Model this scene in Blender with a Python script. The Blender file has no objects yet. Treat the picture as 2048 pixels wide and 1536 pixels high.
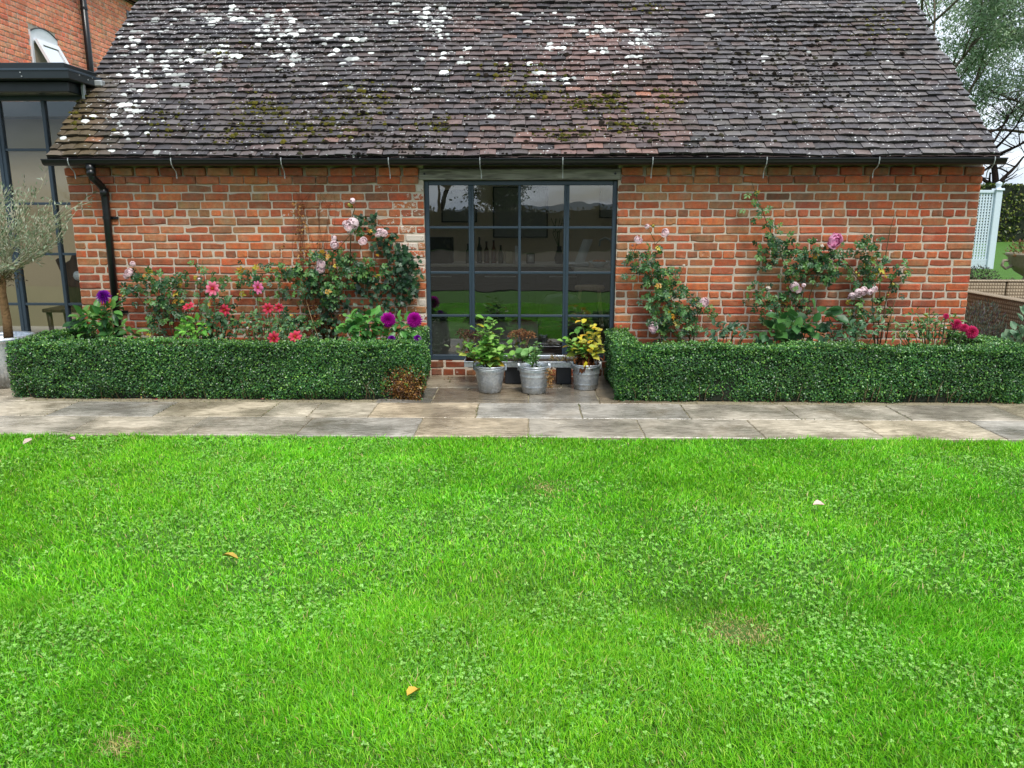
import bpy, math, random
import numpy as np
from mathutils import Vector, Matrix

random.seed(7); rng = np.random.default_rng(11)
R = math.radians
scene = bpy.context.scene
COL = scene.collection

# ------------------------------------------------------------------ camera
EYE = 1.547; PITCH = R(12.08); YAW = R(1.23)
cam = bpy.data.cameras.new('camera'); cam.lens = 27.77; cam.sensor_width = 36
cam.clip_start = 0.05; cam.clip_end = 3000
camo = bpy.data.objects.new('camera', cam); COL.objects.link(camo)
camo.location = (0, 0, EYE); camo.rotation_euler = (R(90) - PITCH, 0, YAW)
scene.camera = camo

# ------------------------------------------------------------------ sky, sun, exposure
SUN_EL, SUN_AZ = R(60), R(158)          # azimuth clockwise from +Y: behind the camera, a little to the right
world = bpy.data.worlds.new('World'); scene.world = world; world.use_nodes = True
wn = world.node_tree; wn.nodes.clear()
def wnode(t, **k):
    n = wn.nodes.new(t)
    for a, b in k.items(): setattr(n, a, b)
    return n
w_out = wnode('ShaderNodeOutputWorld'); w_bg = wnode('ShaderNodeBackground')
w_sky = wnode('ShaderNodeTexSky', sky_type='NISHITA', sun_disc=False, sun_elevation=SUN_EL, sun_rotation=SUN_AZ)
w_tc = wnode('ShaderNodeTexCoord'); w_sep = wnode('ShaderNodeSeparateXYZ')
w_mx = wnode('ShaderNodeMath', operation='MAXIMUM'); w_mx.inputs[1].default_value = 0.0
w_ad = wnode('ShaderNodeMath', operation='ADD'); w_ad.inputs[1].default_value = 0.22
w_dv = wnode('ShaderNodeVectorMath', operation='DIVIDE'); w_cb = wnode('ShaderNodeCombineXYZ')
w_n1 = wnode('ShaderNodeTexNoise'); w_n1.inputs['Scale'].default_value = 1.3; w_n1.inputs['Detail'].default_value = 7; w_n1.inputs['Roughness'].default_value = 0.55
w_n2 = wnode('ShaderNodeTexNoise'); w_n2.inputs['Scale'].default_value = 2.6; w_n2.inputs['Detail'].default_value = 5
w_r1 = wnode('ShaderNodeMapRange'); w_r1.inputs['From Min'].default_value = 0.34; w_r1.inputs['From Max'].default_value = 0.52; w_r1.inputs['To Min'].default_value = 0.3
w_r2 = wnode('ShaderNodeValToRGB')
w_r2.color_ramp.elements[0].position = 0.3; w_r2.color_ramp.elements[0].color = (4.4, 5.4, 7.0, 1)
w_r2.color_ramp.elements[1].position = 0.68; w_r2.color_ramp.elements[1].color = (8.6, 9.2, 9.8, 1)
w_mix = wnode('ShaderNodeMix', data_type='RGBA')
L = wn.links.new
L(w_tc.outputs['Generated'], w_sep.inputs[0]); L(w_sep.outputs['Z'], w_mx.inputs[0]); L(w_mx.outputs[0], w_ad.inputs[0])
for i in range(3): L(w_ad.outputs[0], w_cb.inputs[i])
L(w_tc.outputs['Generated'], w_dv.inputs[0]); L(w_cb.outputs[0], w_dv.inputs[1])
L(w_dv.outputs[0], w_n1.inputs['Vector']); L(w_dv.outputs[0], w_n2.inputs['Vector'])
L(w_n1.outputs['Fac'], w_r1.inputs['Value']); L(w_n2.outputs['Fac'], w_r2.inputs['Fac'])
L(w_r1.outputs['Result'], w_mix.inputs['Factor']); L(w_sky.outputs[0], w_mix.inputs['A']); L(w_r2.outputs[0], w_mix.inputs['B'])
L(w_mix.outputs['Result'], w_bg.inputs['Color']); w_bg.inputs['Strength'].default_value = 0.062
L(w_bg.outputs[0], w_out.inputs['Surface'])

sun = bpy.data.lights.new('sun', 'SUN'); sun.energy = 1.5; sun.angle = R(18); sun.color = (1.0, 0.96, 0.9)
suno = bpy.data.objects.new('sun', sun); COL.objects.link(suno)
sd = Vector((math.sin(SUN_AZ) * math.cos(SUN_EL), math.cos(SUN_AZ) * math.cos(SUN_EL), math.sin(SUN_EL)))
suno.rotation_euler = sd.to_track_quat('Z', 'Y').to_euler()

vs = scene.view_settings
vs.view_transform = 'Standard'; vs.look = 'None'; vs.exposure = 1.25; vs.gamma = 1.0; vs.use_curve_mapping = False
cy = scene.cycles
cy.use_denoising = True; cy.max_bounces = 6; cy.diffuse_bounces = 3; cy.glossy_bounces = 3; cy.transmission_bounces = 4
cy.transparent_max_bounces = 10; cy.caustics_reflective = False; cy.caustics_refractive = False
cy.sample_clamp_indirect = 6.0

# ------------------------------------------------------------------ helpers
_F = np.array([-math.sin(YAW) * math.cos(PITCH), math.cos(YAW) * math.cos(PITCH), -math.sin(PITCH)])
_Rt = np.array([math.cos(YAW), math.sin(YAW), 0.0]); _U = np.cross(_Rt, _F)
def at(x, y, Y):
    """measured spot in the photograph -> point of the place that stands Y metres ahead"""
    d = _F + _Rt * (x - 1024) / 1580. + _U * (768 - y) / 1580.
    return np.array([0, 0, EYE]) + d * (Y / d[1])

def lin(r, g, b, k=1.0):
    f = lambda c: ((c / 255. + 0.055) / 1.055) ** 2.4 if c > 10 else c / 255. / 12.92
    return (f(r) * k, f(g) * k, f(b) * k)

def smooth(a, b, x):
    t = np.clip((x - a) / (b - a), 0, 1); return t * t * (3 - 2 * t)

class VN:                                   # cheap value noise on numpy arrays
    def __init__(s, seed, n=64):
        s.g = np.random.default_rng(seed).random((n, n)); s.n = n
    def __call__(s, x, y):
        x = np.asarray(x, float); y = np.asarray(y, float)
        xi = np.floor(x).astype(int); yi = np.floor(y).astype(int); fx = x - xi; fy = y - yi
        fx = fx * fx * (3 - 2 * fx); fy = fy * fy * (3 - 2 * fy); n = s.n; g = s.g
        a = g[xi % n, yi % n]; b = g[(xi + 1) % n, yi % n]; c = g[xi % n, (yi + 1) % n]; d = g[(xi + 1) % n, (yi + 1) % n]
        return (a * (1 - fx) + b * fx) * (1 - fy) + (c * (1 - fx) + d * fx) * fy

def raw_mesh(name, V, F, col=None, mat=None, smooth_=False):
    """V (n,3); F either list of tuples or int array (m,k)"""
    me = bpy.data.meshes.new(name)
    V = np.asarray(V, np.float32)
    if isinstance(F, np.ndarray):
        m, k = F.shape
        me.vertices.add(len(V)); me.vertices.foreach_set('co', V.ravel())
        me.loops.add(m * k); me.loops.foreach_set('vertex_index', F.astype(np.int32).ravel())
        me.polygons.add(m); me.polygons.foreach_set('loop_start', np.arange(0, m * k, k, dtype=np.int32))
        me.polygons.foreach_set('loop_total', np.full(m, k, np.int32))
        me.update(calc_edges=True)
    else:
        me.from_pydata(V.tolist(), [], F)
    if col is not None:
        c = np.asarray(col, np.float32)
        if c.shape[1] == 3: c = np.concatenate([c, np.zeros((len(c), 1), np.float32)], 1)
        a = me.color_attributes.new('col', 'FLOAT_COLOR', 'POINT'); a.data.foreach_set('color', c.ravel())
    if smooth_: me.polygons.foreach_set('use_smooth', np.ones(len(me.polygons), bool))
    if mat: me.materials.append(mat)
    me.update()
    return me

def tag(o, label=None, cat=None, group=None, kind=None):
    if label: o['label'] = label
    if cat: o['category'] = cat
    if group: o['group'] = group
    if kind: o['kind'] = kind
    return o

def link(name, me, parent=None, loc=None, rot=None, scale=None, **tg):
    o = bpy.data.objects.new(name, me); COL.objects.link(o)
    if parent: o.parent = parent
    if loc is not None: o.location = loc
    if rot is not None:
        if hasattr(rot, 'to_euler'): o.rotation_euler = rot.to_euler()
        else: o.rotation_euler = rot
    if scale is not None: o.scale = (scale,) * 3 if not hasattr(scale, '__len__') else scale
    return tag(o, **tg)

def empty(name, loc=(0, 0, 0), **tg):
    o = bpy.data.objects.new(name, None); COL.objects.link(o); o.location = loc; o.empty_display_size = 0.1
    return tag(o, **tg)

class MB:
    """collects shapes; build() links them as one mesh object"""
    def __init__(s): s.v = []; s.f = []; s.c = []; s.col = (0.5, 0.5, 0.5, 0)
    def add(s, vs_, fs, col=None):
        n = len(s.v); s.v += [tuple(map(float, p)) for p in vs_]; s.f += [tuple(i + n for i in f) for f in fs]
        c = col or s.col; c = tuple(c) + ((0,) if len(c) == 3 else ()); s.c += [c] * len(vs_)
        return s
    def box(s, x0, x1, y0, y1, z0, z1, col=None):
        vs_ = [(x, y, z) for z in (z0, z1) for y in (y0, y1) for x in (x0, x1)]
        return s.add(vs_, [(0, 2, 3, 1), (4, 5, 7, 6), (0, 1, 5, 4), (2, 6, 7, 3), (0, 4, 6, 2), (1, 3, 7, 5)], col)
    def bbox(s, x0, x1, y0, y1, z0, z1, b=0.004, col=None):
        """box with chamfered edges"""
        xs, ys, zs = (x0, x1), (y0, y1), (z0, z1); cx, cy_, cz = (x0 + x1) / 2, (y0 + y1) / 2, (z0 + z1) / 2
        vs_ = []; idx = {}
        for i in (0, 1):
            for j in (0, 1):
                for k in (0, 1):
                    sx = b if i == 0 else -b; sy = b if j == 0 else -b; sz = b if k == 0 else -b
                    for ax, p in enumerate(((xs[i], ys[j] + sy, zs[k] + sz), (xs[i] + sx, ys[j], zs[k] + sz), (xs[i] + sx, ys[j] + sy, zs[k]))):
                        idx[(i, j, k, ax)] = len(vs_); vs_.append(p)
        fs = []
        for i in (0, 1): fs.append(tuple(idx[(i, j, k, 0)] for j, k in ((0, 0), (1, 0), (1, 1), (0, 1))))
        for j in (0, 1): fs.append(tuple(idx[(i, j, k, 1)] for i, k in ((0, 0), (1, 0), (1, 1), (0, 1))))
        for k in (0, 1): fs.append(tuple(idx[(i, j, k, 2)] for i, j in ((0, 0), (1, 0), (1, 1), (0, 1))))
        for i in (0, 1):
            for j in (0, 1): fs.append((idx[(i, j, 0, 0)], idx[(i, j, 1, 0)], idx[(i, j, 1, 1)], idx[(i, j, 0, 1)]))
        for i in (0, 1):
            for k in (0, 1): fs.append((idx[(i, 0, k, 0)], idx[(i, 1, k, 0)], idx[(i, 1, k, 2)], idx[(i, 0, k, 2)]))
        for j in (0, 1):
            for k in (0, 1): fs.append((idx[(0, j, k, 1)], idx[(1, j, k, 1)], idx[(1, j, k, 2)], idx[(0, j, k, 2)]))
        for i in (0, 1):
            for j in (0, 1):
                for k in (0, 1): fs.append((idx[(i, j, k, 0)], idx[(i, j, k, 1)], idx[(i, j, k, 2)]))
        return s.add(vs_, fs, col)
    def tube(s, pts, rad, n=8, col=None, cap=True):
        pts = [Vector(p) for p in pts]; m = len(pts)
        if not hasattr(rad, '__len__'): rad = [rad] * m
        vs_ = []; fs = []; prev = None
        for i, p in enumerate(pts):
            d = (pts[min(i + 1, m - 1)] - pts[max(i - 1, 0)])
            if d.length < 1e-9: d = Vector((0, 0, 1))
            d.normalize()
            if prev is None:
                a = Vector((1, 0, 0)) if abs(d.x) < 0.8 else Vector((0, 1, 0)); u = d.cross(a).normalized()
            else:
                u = (prev - d * prev.dot(d)); u = u.normalized() if u.length > 1e-6 else d.orthogonal().normalized()
            prev = u; w = d.cross(u)
            for k in range(n):
                t = 2 * math.pi * k / n; vs_.append(p + (u * math.cos(t) + w * math.sin(t)) * rad[i])
        for i in range(m - 1):
            for k in range(n): fs.append((i * n + k, i * n + (k + 1) % n, (i + 1) * n + (k + 1) % n, (i + 1) * n + k))
        if cap: fs.append(tuple(range(n - 1, -1, -1))); fs.append(tuple((m - 1) * n + k for k in range(n)))
        return s.add(vs_, fs, col)
    def lathe(s, prof, n=24, c=(0, 0, 0), col=None, flute=0, famp=0):
        vs_ = []; fs = []; m = len(prof)
        for (r, z) in prof:
            for k in range(n):
                t = 2 * math.pi * k / n; rr = r * (1 + famp * math.cos(flute * t)) if flute else r
                vs_.append((c[0] + rr * math.cos(t), c[1] + rr * math.sin(t), c[2] + z))
        for i in range(m - 1):
            for k in range(n): fs.append((i * n + k, i * n + (k + 1) % n, (i + 1) * n + (k + 1) % n, (i + 1) * n + k))
        return s.add(vs_, fs, col)
    def mesh(s, name, mat, smooth_=False): return raw_mesh(name, s.v, s.f, s.c, mat, smooth_)
    def build(s, name, mat, parent=None, smooth_=False, **tg): return link(name, s.mesh(name, mat, smooth_), parent, **tg)

# ------------------------------------------------------------------ materials
class NT:
    def __init__(s, name):
        s.m = bpy.data.materials.new(name); s.m.use_nodes = True; s.t = s.m.node_tree; s.t.nodes.clear()
        s.out = s.n('ShaderNodeOutputMaterial')
    def n(s, t, **k):
        nd = s.t.nodes.new(t)
        for a, b in k.items(): setattr(nd, a, b)
        return nd
    def l(s, a, b): s.t.links.new(a, b)
    def val(s, sock, v):
        if isinstance(v, bpy.types.NodeSocket): s.l(v, sock)
        else: sock.default_value = v
    def math(s, op, a, b=0.0, clamp=False):
        nd = s.n('ShaderNodeMath', operation=op, use_clamp=clamp); s.val(nd.inputs[0], a); s.val(nd.inputs[1], b); return nd.outputs[0]
    def mix(s, f, a, b, blend='MIX'):
        nd = s.n('ShaderNodeMix', data_type='RGBA', blend_type=blend); s.val(nd.inputs['Factor'], f)
        for k, v in (('A', a), ('B', b)):
            if isinstance(v, tuple): v = (v + (1,))[:4]
            s.val(nd.inputs[k], v)
        return nd.outputs['Result']
    def pos(s): return s.n('ShaderNodeNewGeometry').outputs['Position']
    def scaled(s, vec, sc):
        nd = s.n('ShaderNodeVectorMath', operation='MULTIPLY'); s.l(vec, nd.inputs[0]); nd.inputs[1].default_value = sc; return nd.outputs[0]
    def noise(s, vec, scale, detail=4, rough=0.55):
        nd = s.n('ShaderNodeTexNoise'); s.l(vec, nd.inputs['Vector']); nd.inputs['Scale'].default_value = scale
        nd.inputs['Detail'].default_value = detail; nd.inputs['Roughness'].default_value = rough; return nd.outputs['Fac']
    def vor(s, vec, scale, out='Distance', feature='F1'):
        nd = s.n('ShaderNodeTexVoronoi', feature=feature); s.l(vec, nd.inputs['Vector']); nd.inputs['Scale'].default_value = scale; return nd.outputs[out], nd
    def rng(s, v, a, b, c=0.0, d=1.0):
        nd = s.n('ShaderNodeMapRange'); s.val(nd.inputs['Value'], v); nd.inputs['From Min'].default_value = a; nd.inputs['From Max'].default_value = b
        nd.inputs['To Min'].default_value = c; nd.inputs['To Max'].default_value = d; return nd.outputs['Result']
    def attr(s): nd = s.n('ShaderNodeAttribute', attribute_name='col'); return nd.outputs['Color'], nd.outputs['Alpha']
    def bump(s, h, strength, dist=0.01):
        nd = s.n('ShaderNodeBump'); nd.inputs['Strength'].default_value = strength; nd.inputs['Distance'].default_value = dist; s.l(h, nd.inputs['Height']); return nd.outputs['Normal']
    def bsdf(s, color, rough=0.6, metal=0.0, normal=None, spec=0.5):
        b = s.n('ShaderNodeBsdfPrincipled')
        if isinstance(color, tuple): color = (color + (1,))[:4]
        s.val(b.inputs['Base Color'], color); s.val(b.inputs['Roughness'], rough); s.val(b.inputs['Metallic'], metal)
        b.inputs['Specular IOR Level'].default_value = spec
        if normal is not None: s.l(normal, b.inputs['Normal'])
        return b
    def fin(s, sh): s.l(sh, s.out.inputs['Surface']); return s.m

def pmat(name, color=None, rough=0.6, metal=0.0, nscale=20, namt=0.25, bump=0.0, bscale=60, bdist=0.004, spec=0.5, rvar=0.0, trans=0.0):
    t = NT(name); p = t.pos()
    c = t.attr()[0] if color is None else (color + (1,))
    nz = t.noise(p, nscale, 4)
    c = t.mix(1.0, c, t.mix(nz, (1 - namt,) * 3, (1 + namt,) * 3), 'MULTIPLY')
    rg = t.math('ADD', rough - rvar / 2, t.math('MULTIPLY', t.noise(p, nscale * 0.6, 3), rvar)) if rvar else rough
    nm = t.bump(t.noise(p, bscale, 4), bump, bdist) if bump else None
    b = t.bsdf(c, rg, metal, nm, spec)
    if trans:
        tr = t.n('ShaderNodeBsdfTranslucent'); t.l(c, tr.inputs['Color'])
        mx = t.n('ShaderNodeMixShader'); mx.inputs[0].default_value = trans; t.l(b.outputs[0], mx.inputs[1]); t.l(tr.outputs[0], mx.inputs[2])
        return t.fin(mx.outputs[0])
    return t.fin(b.outputs[0])

def brick_mat():
    t = NT('old_brick'); p = t.pos(); c, a = t.attr()
    m1 = t.noise(p, 26, 6, 0.65); m2 = t.noise(p, 120, 3)
    c = t.mix(1.0, c, t.mix(m1, (0.48, 0.44, 0.42), (1.45, 1.52, 1.56)), 'MULTIPLY')
    c = t.mix(1.0, c, t.mix(m2, (0.7,) * 3, (1.3,) * 3), 'MULTIPLY')
    hue = t.noise(p, 11, 3, 0.6)
    c = t.mix(1.0, c, t.mix(t.rng(hue, 0.35, 0.65), (1.12, 0.9, 0.82), (0.9, 1.12, 1.2)), 'MULTIPLY')
    soot = t.rng(t.noise(p, 8, 6, 0.75), 0.54, 0.72, 0, 0.5)
    c = t.mix(soot, c, (0.13, 0.085, 0.06))
    strk = t.rng(t.noise(t.scaled(p, (9.0, 9.0, 0.9)), 1.0, 4, 0.6), 0.56, 0.72, 0, 0.38)
    c = t.mix(strk, c, (0.14, 0.10, 0.075))
    pale = t.rng(t.noise(p, 6, 6, 0.75), 0.52, 0.75, 0.0, 0.4)
    c = t.mix(pale, c, (0.50, 0.36, 0.24))
    lime = t.math('LESS_THAN', t.math('ADD', t.noise(p, 30, 5, 0.7), 0.0), t.math('ADD', 0.25, t.math('MULTIPLY', a, 0.36)))
    c = t.mix(t.math('MULTIPLY', lime, 0.85), c, (0.62, 0.56, 0.48))
    h = t.math('ADD', t.noise(p, 70, 5, 0.7), t.math('MULTIPLY', t.noise(p, 16, 3), 0.7))
    return t.fin(t.bsdf(c, t.rng(m1, 0.3, 0.7, 0.75, 0.95), 0, t.bump(h, 0.55, 0.006), 0.3).outputs[0])

def mortar_mat():
    t = NT('lime_mortar'); p = t.pos(); m1 = t.noise(p, 9, 6, 0.7); m2 = t.noise(p, 60, 4)
    c = t.mix(m1, (0.40, 0.325, 0.25), (0.72, 0.63, 0.51)); c = t.mix(t.rng(m2, 0.35, 0.65, 0, 0.35), c, (0.40, 0.33, 0.26))
    return t.fin(t.bsdf(c, 0.95, 0, t.bump(m2, 0.6, 0.006), 0.2).outputs[0])

def tile_mat():
    t = NT('clay_tile'); p = t.pos(); c, a = t.attr()
    m1 = t.noise(p, 14, 6, 0.65); m2 = t.noise(p, 90, 4, 0.7)
    c = t.mix(1.0, c, t.mix(m1, (0.55, 0.55, 0.57), (1.5, 1.48, 1.45)), 'MULTIPLY')
    c = t.mix(t.rng(m2, 0.56, 0.72, 0, 0.6), c, (0.20, 0.19, 0.165))
    # grey-green bloom of algae
    c = t.mix(t.rng(t.noise(p, 4.0, 5, 0.7), 0.55, 0.75, 0, 0.5), c, (0.085, 0.085, 0.05))
    # small black pits
    d, vd = t.vor(p, 34); pit = t.math('MULTIPLY', t.math('LESS_THAN', d, 0.26), t.math('GREATER_THAN', t.noise(p, 9, 2), 0.54))
    c = t.mix(t.math('MULTIPLY', pit, 0.85), c, (0.012, 0.011, 0.01))
    # white crusty lichen, size set by how old and bare the tile is
    wp = t.n('ShaderNodeVectorMath', operation='ADD'); t.l(p, wp.inputs[0])
    nz = t.n('ShaderNodeTexNoise'); t.l(p, nz.inputs['Vector']); nz.inputs['Scale'].default_value = 22; nz.inputs['Detail'].default_value = 3
    ws = t.n('ShaderNodeVectorMath', operation='SCALE'); t.l(nz.outputs['Color'], ws.inputs[0]); ws.inputs['Scale'].default_value = 0.05; t.l(ws.outputs[0], wp.inputs[1])
    d1, v1 = t.vor(wp.outputs[0], 16.0); sep = t.n('ShaderNodeSeparateColor'); t.l(v1.outputs['Color'], sep.inputs[0])
    size = t.math('MULTIPLY', t.math('SUBTRACT', t.math('MULTIPLY', a, 0.7), t.math('MULTIPLY', sep.outputs[0], 0.75)), 0.6)
    lw = t.rng(t.math('SUBTRACT', size, d1), -0.02, 0.10); lw = t.math('MULTIPLY', lw, t.rng(t.noise(p, 70, 4, 0.7), 0.3, 0.5, 0.35, 1.0))
    d2, v2 = t.vor(wp.outputs[0], 42); s2 = t.n('ShaderNodeSeparateColor'); t.l(v2.outputs['Color'], s2.inputs[0])
    small = t.math('MULTIPLY', t.math('LESS_THAN', d2, 0.32), t.math('LESS_THAN', s2.outputs[1], t.math('ADD', 0.07, t.math('MULTIPLY', a, 0.6))))
    lw = t.math('MAXIMUM', lw, t.math('MULTIPLY', small, 0.75))
    lc = t.mix(t.noise(p, 55, 4), (0.60, 0.62, 0.60), (0.95, 0.96, 0.94))
    c = t.mix(lw, c, lc)
    rg = t.math('ADD', t.rng(m1, 0.3, 0.7, 0.36, 0.62), t.math('MULTIPLY', lw, 0.4))
    h = t.math('ADD', t.noise(p, 60, 5, 0.7), t.math('MULTIPLY', lw, 0.5))
    return t.fin(t.bsdf(c, rg, 0, t.bump(h, 0.45, 0.006), 0.5).outputs[0])

def slab_mat():
    t = NT('wet_sandstone'); p = t.pos(); c, a = t.attr()
    sv = t.scaled(p, (2.0, 6.5, 1.0))
    wn_ = t.n('ShaderNodeTexNoise'); t.l(sv, wn_.inputs['Vector']); wn_.inputs['Scale'].default_value = 1.7; wn_.inputs['Detail'].default_value = 7; wn_.inputs['Roughness'].default_value = 0.62; wn_.inputs['Distortion'].default_value = 2.6
    st = wn_.outputs['Fac']
    c = t.mix(1.0, c, t.mix(t.rng(st, 0.3, 0.7), (0.52, 0.50, 0.46), (1.34, 1.33, 1.3)), 'MULTIPLY')
    c = t.mix(1.0, c, t.mix(t.noise(p, 60, 5, 0.7), (0.75,) * 3, (1.22,) * 3), 'MULTIPLY')
    stain = t.rng(t.noise(p, 2.3, 6, 0.7), 0.52, 0.68, 0, 0.55); c = t.mix(stain, c, (0.16, 0.12, 0.07))
    wet = t.rng(t.noise(p, 2.0, 4), 0.4, 0.62)
    c = t.mix(1.0, c, t.mix(wet, (1.20,) * 3, (0.70,) * 3), 'MULTIPLY')
    rg = t.rng(wet, 0, 1, 0.42, 0.08)
    h = t.math('ADD', st, t.math('MULTIPLY', t.noise(p, 45, 4), 0.35))
    return t.fin(t.bsdf(c, rg, 0, t.bump(h, 0.45, 0.012), 0.5).outputs[0])

def glass_mat(name='window_glass', boost=1.0, tint=(0.97, 0.99, 0.98)):
    t = NT(name); tr = t.n('ShaderNodeBsdfTransparent'); tr.inputs[0].default_value = tint + (1,)
    gl = t.n('ShaderNodeBsdfGlossy'); gl.inputs['Roughness'].default_value = 0.0; gl.inputs['Color'].default_value = (1, 1, 1, 1)
    nm = t.bump(t.noise(t.pos(), 2.2, 2), 0.02, 0.05); t.l(nm, gl.inputs['Normal'])
    fr = t.n('ShaderNodeFresnel'); fr.inputs['IOR'].default_value = 1.6
    f = t.math('MULTIPLY', fr.outputs[0], boost, True)
    mx = t.n('ShaderNodeMixShader'); t.l(f, mx.inputs[0]); t.l(tr.outputs[0], mx.inputs[1]); t.l(gl.outputs[0], mx.inputs[2])
    return t.fin(mx.outputs[0])

def zinc_mat():
    t = NT('galvanised_zinc'); p = t.pos(); d, v = t.vor(p, 60); sp = t.n('ShaderNodeSeparateColor'); t.l(v.outputs['Color'], sp.inputs[0])
    c = t.mix(sp.outputs[0], (0.40, 0.45, 0.50), (0.62, 0.66, 0.70)); m = t.noise(p, 12, 5, 0.7)
    c = t.mix(t.rng(m, 0.45, 0.7, 0, 0.55), c, (0.62, 0.62, 0.58))
    # mud splashed on the foot of the vessel
    sx = t.n('ShaderNodeSeparateXYZ'); t.l(p, sx.inputs[0]); mud = t.math('MULTIPLY', t.rng(sx.outputs['Z'], 0.0, 0.11, 1, 0), t.rng(m, 0.35, 0.6))
    c = t.mix(t.math('MULTIPLY', mud, 0.8), c, (0.14, 0.125, 0.075))
    return t.fin(t.bsdf(c, t.rng(m, 0.3, 0.7, 0.28, 0.5), 0.75, t.bump(t.noise(p, 25, 3), 0.12, 0.006), 0.5).outputs[0])

def wood_mat(name, c1, c2, ax=(1.5, 14, 14), rough=0.75):
    t = NT(name); p = t.scaled(t.pos(), ax); n = t.n('ShaderNodeTexNoise'); t.l(p, n.inputs['Vector']); n.inputs['Scale'].default_value = 3; n.inputs['Detail'].default_value = 7; n.inputs['Distortion'].default_value = 0.8
    c = t.mix(t.rng(n.outputs['Fac'], 0.3, 0.7), c1, c2)
    return t.fin(t.bsdf(c, rough, 0, t.bump(n.outputs['Fac'], 0.4, 0.006), 0.3).outputs[0])

def wicker_mat():
    t = NT('woven_rattan'); p = t.pos(); sx = t.n('ShaderNodeSeparateXYZ'); t.l(p, sx.inputs[0])
    u = t.math('ADD', sx.outputs['X'], sx.outputs['Y'])
    a = t.math('ABSOLUTE', t.math('SINE', t.math('MULTIPLY', u, 90.0))); b = t.math('ABSOLUTE', t.math('SINE', t.math('MULTIPLY', sx.outputs['Z'], 75.0)))
    w = t.math('MULTIPLY', a, b); c = t.mix(w, (0.20, 0.15, 0.10), (0.46, 0.38, 0.27)); c = t.mix(1.0, c, t.mix(t.noise(p, 18, 4), (0.7,) * 3, (1.3,) * 3), 'MULTIPLY')
    return t.fin(t.bsdf(c, 0.7, 0, t.bump(w, 0.8, 0.01), 0.3).outputs[0])

M = {}
M['brick'] = brick_mat(); M['mortar'] = mortar_mat(); M['tile'] = tile_mat(); M['slab'] = slab_mat(); M['zinc'] = zinc_mat()
M['glass'] = glass_mat('window_glass', 1.75); M['glass2'] = glass_mat('link_glass', 0.45)
M['joint'] = pmat('paving_joint', (0.27, 0.235, 0.15), 0.95, nscale=40, namt=0.5, bump=0.5)
M['soil'] = pmat('bed_soil', (0.035, 0.024, 0.015), 0.95, nscale=30, namt=0.5, bump=1.0, bscale=40, bdist=0.03)
M['turf'] = pmat('turf_ground', (0.06, 0.16, 0.012), 0.95, nscale=12, namt=0.4, bump=0.8, bscale=90, bdist=0.02)
M['leaf'] = pmat('leaf', None, 0.42, nscale=60, namt=0.22, trans=0.25, spec=0.5)
M['box_leaf'] = pmat('box_leaf', None, 0.34, nscale=60, namt=0.2, trans=0.12, spec=0.6)
M['grass'] = pmat('grass_blade', None, 0.45, nscale=50, namt=0.15, trans=0.32, spec=0.4)
M['petal'] = pmat('petal', None, 0.65, nscale=120, namt=0.06, trans=0.42, spec=0.2)
M['dry'] = pmat('dry_leaf', None, 0.85, nscale=80, namt=0.3, trans=0.15, spec=0.2)
M['stem'] = pmat('stem', None, 0.7, nscale=90, namt=0.3, bump=0.3, spec=0.3)
M['bark'] = pmat('bark', None, 0.9, nscale=30, namt=0.4, bump=0.8, bscale=45, bdist=0.02, spec=0.2)
M['core'] = pmat('hedge_core', (0.012, 0.018, 0.008), 0.95, nscale=40, namt=0.5)
M['lichen'] = pmat('lichen_crust', None, 0.95, nscale=70, namt=0.3, bump=0.8, bscale=140, bdist=0.006, spec=0.1)
M['moss'] = pmat('moss', None, 0.95, nscale=120, namt=0.5, bump=1.0, bscale=160, bdist=0.01, spec=0.1)
M['black'] = pmat('black_paint', (0.006, 0.007, 0.008), 0.32, nscale=30, namt=0.3, spec=0.5, rvar=0.15)
M['frame'] = pmat('blue_grey_paint', (0.030, 0.050, 0.070), 0.38, nscale=20, namt=0.15, spec=0.5, rvar=0.1)
M['fascia'] = pmat('dark_fascia', (0.010, 0.017, 0.020), 0.4, nscale=14, namt=0.25, spec=0.5, rvar=0.15)
M['galv'] = pmat('bright_galvanised', (0.42, 0.44, 0.44), 0.5, 0.4, nscale=40, namt=0.2)
M['white'] = pmat('white_paint', (0.78, 0.80, 0.82), 0.5, nscale=20, namt=0.06)
M['trellis'] = pmat('pale_blue_paint', (0.62, 0.72, 0.80), 0.55, nscale=20, namt=0.08)
M['plaster'] = pmat('plaster', (0.58, 0.51, 0.39), 0.9, nscale=3, namt=0.08)
M['cream'] = pmat('cream_plaster', (0.27, 0.225, 0.145), 0.9, nscale=3, namt=0.1)
M['floor'] = pmat('stone_floor', (0.40, 0.38, 0.33), 0.4, nscale=4, namt=0.15)
M['lintel'] = wood_mat('weathered_oak', (0.11, 0.10, 0.08), (0.33, 0.31, 0.26))
M['oak'] = wood_mat('dark_oak', (0.035, 0.016, 0.008), (0.10, 0.05, 0.025), (8, 8, 2), 0.5)
M['pale_wood'] = wood_mat('pale_wood', (0.30, 0.22, 0.13), (0.45, 0.35, 0.22), (8, 8, 2), 0.6)
M['cabinet'] = pmat('dark_cabinet', (0.022, 0.025, 0.03), 0.5, nscale=8, namt=0.15)
M['worktop'] = pmat('pale_worktop', (0.50, 0.47, 0.42), 0.3, nscale=12, namt=0.15)
M['terracotta'] = pmat('terracotta', (0.30, 0.11, 0.05), 0.85, nscale=25, namt=0.3, bump=0.2)
M['stone'] = pmat('urn_stone', (0.30, 0.26, 0.19), 0.9, nscale=25, namt=0.35, bump=0.5, bscale=50)
M['wicker'] = wicker_mat()
M['attr'] = pmat('tinted', None, 0.55, nscale=25, namt=0.1)
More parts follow.
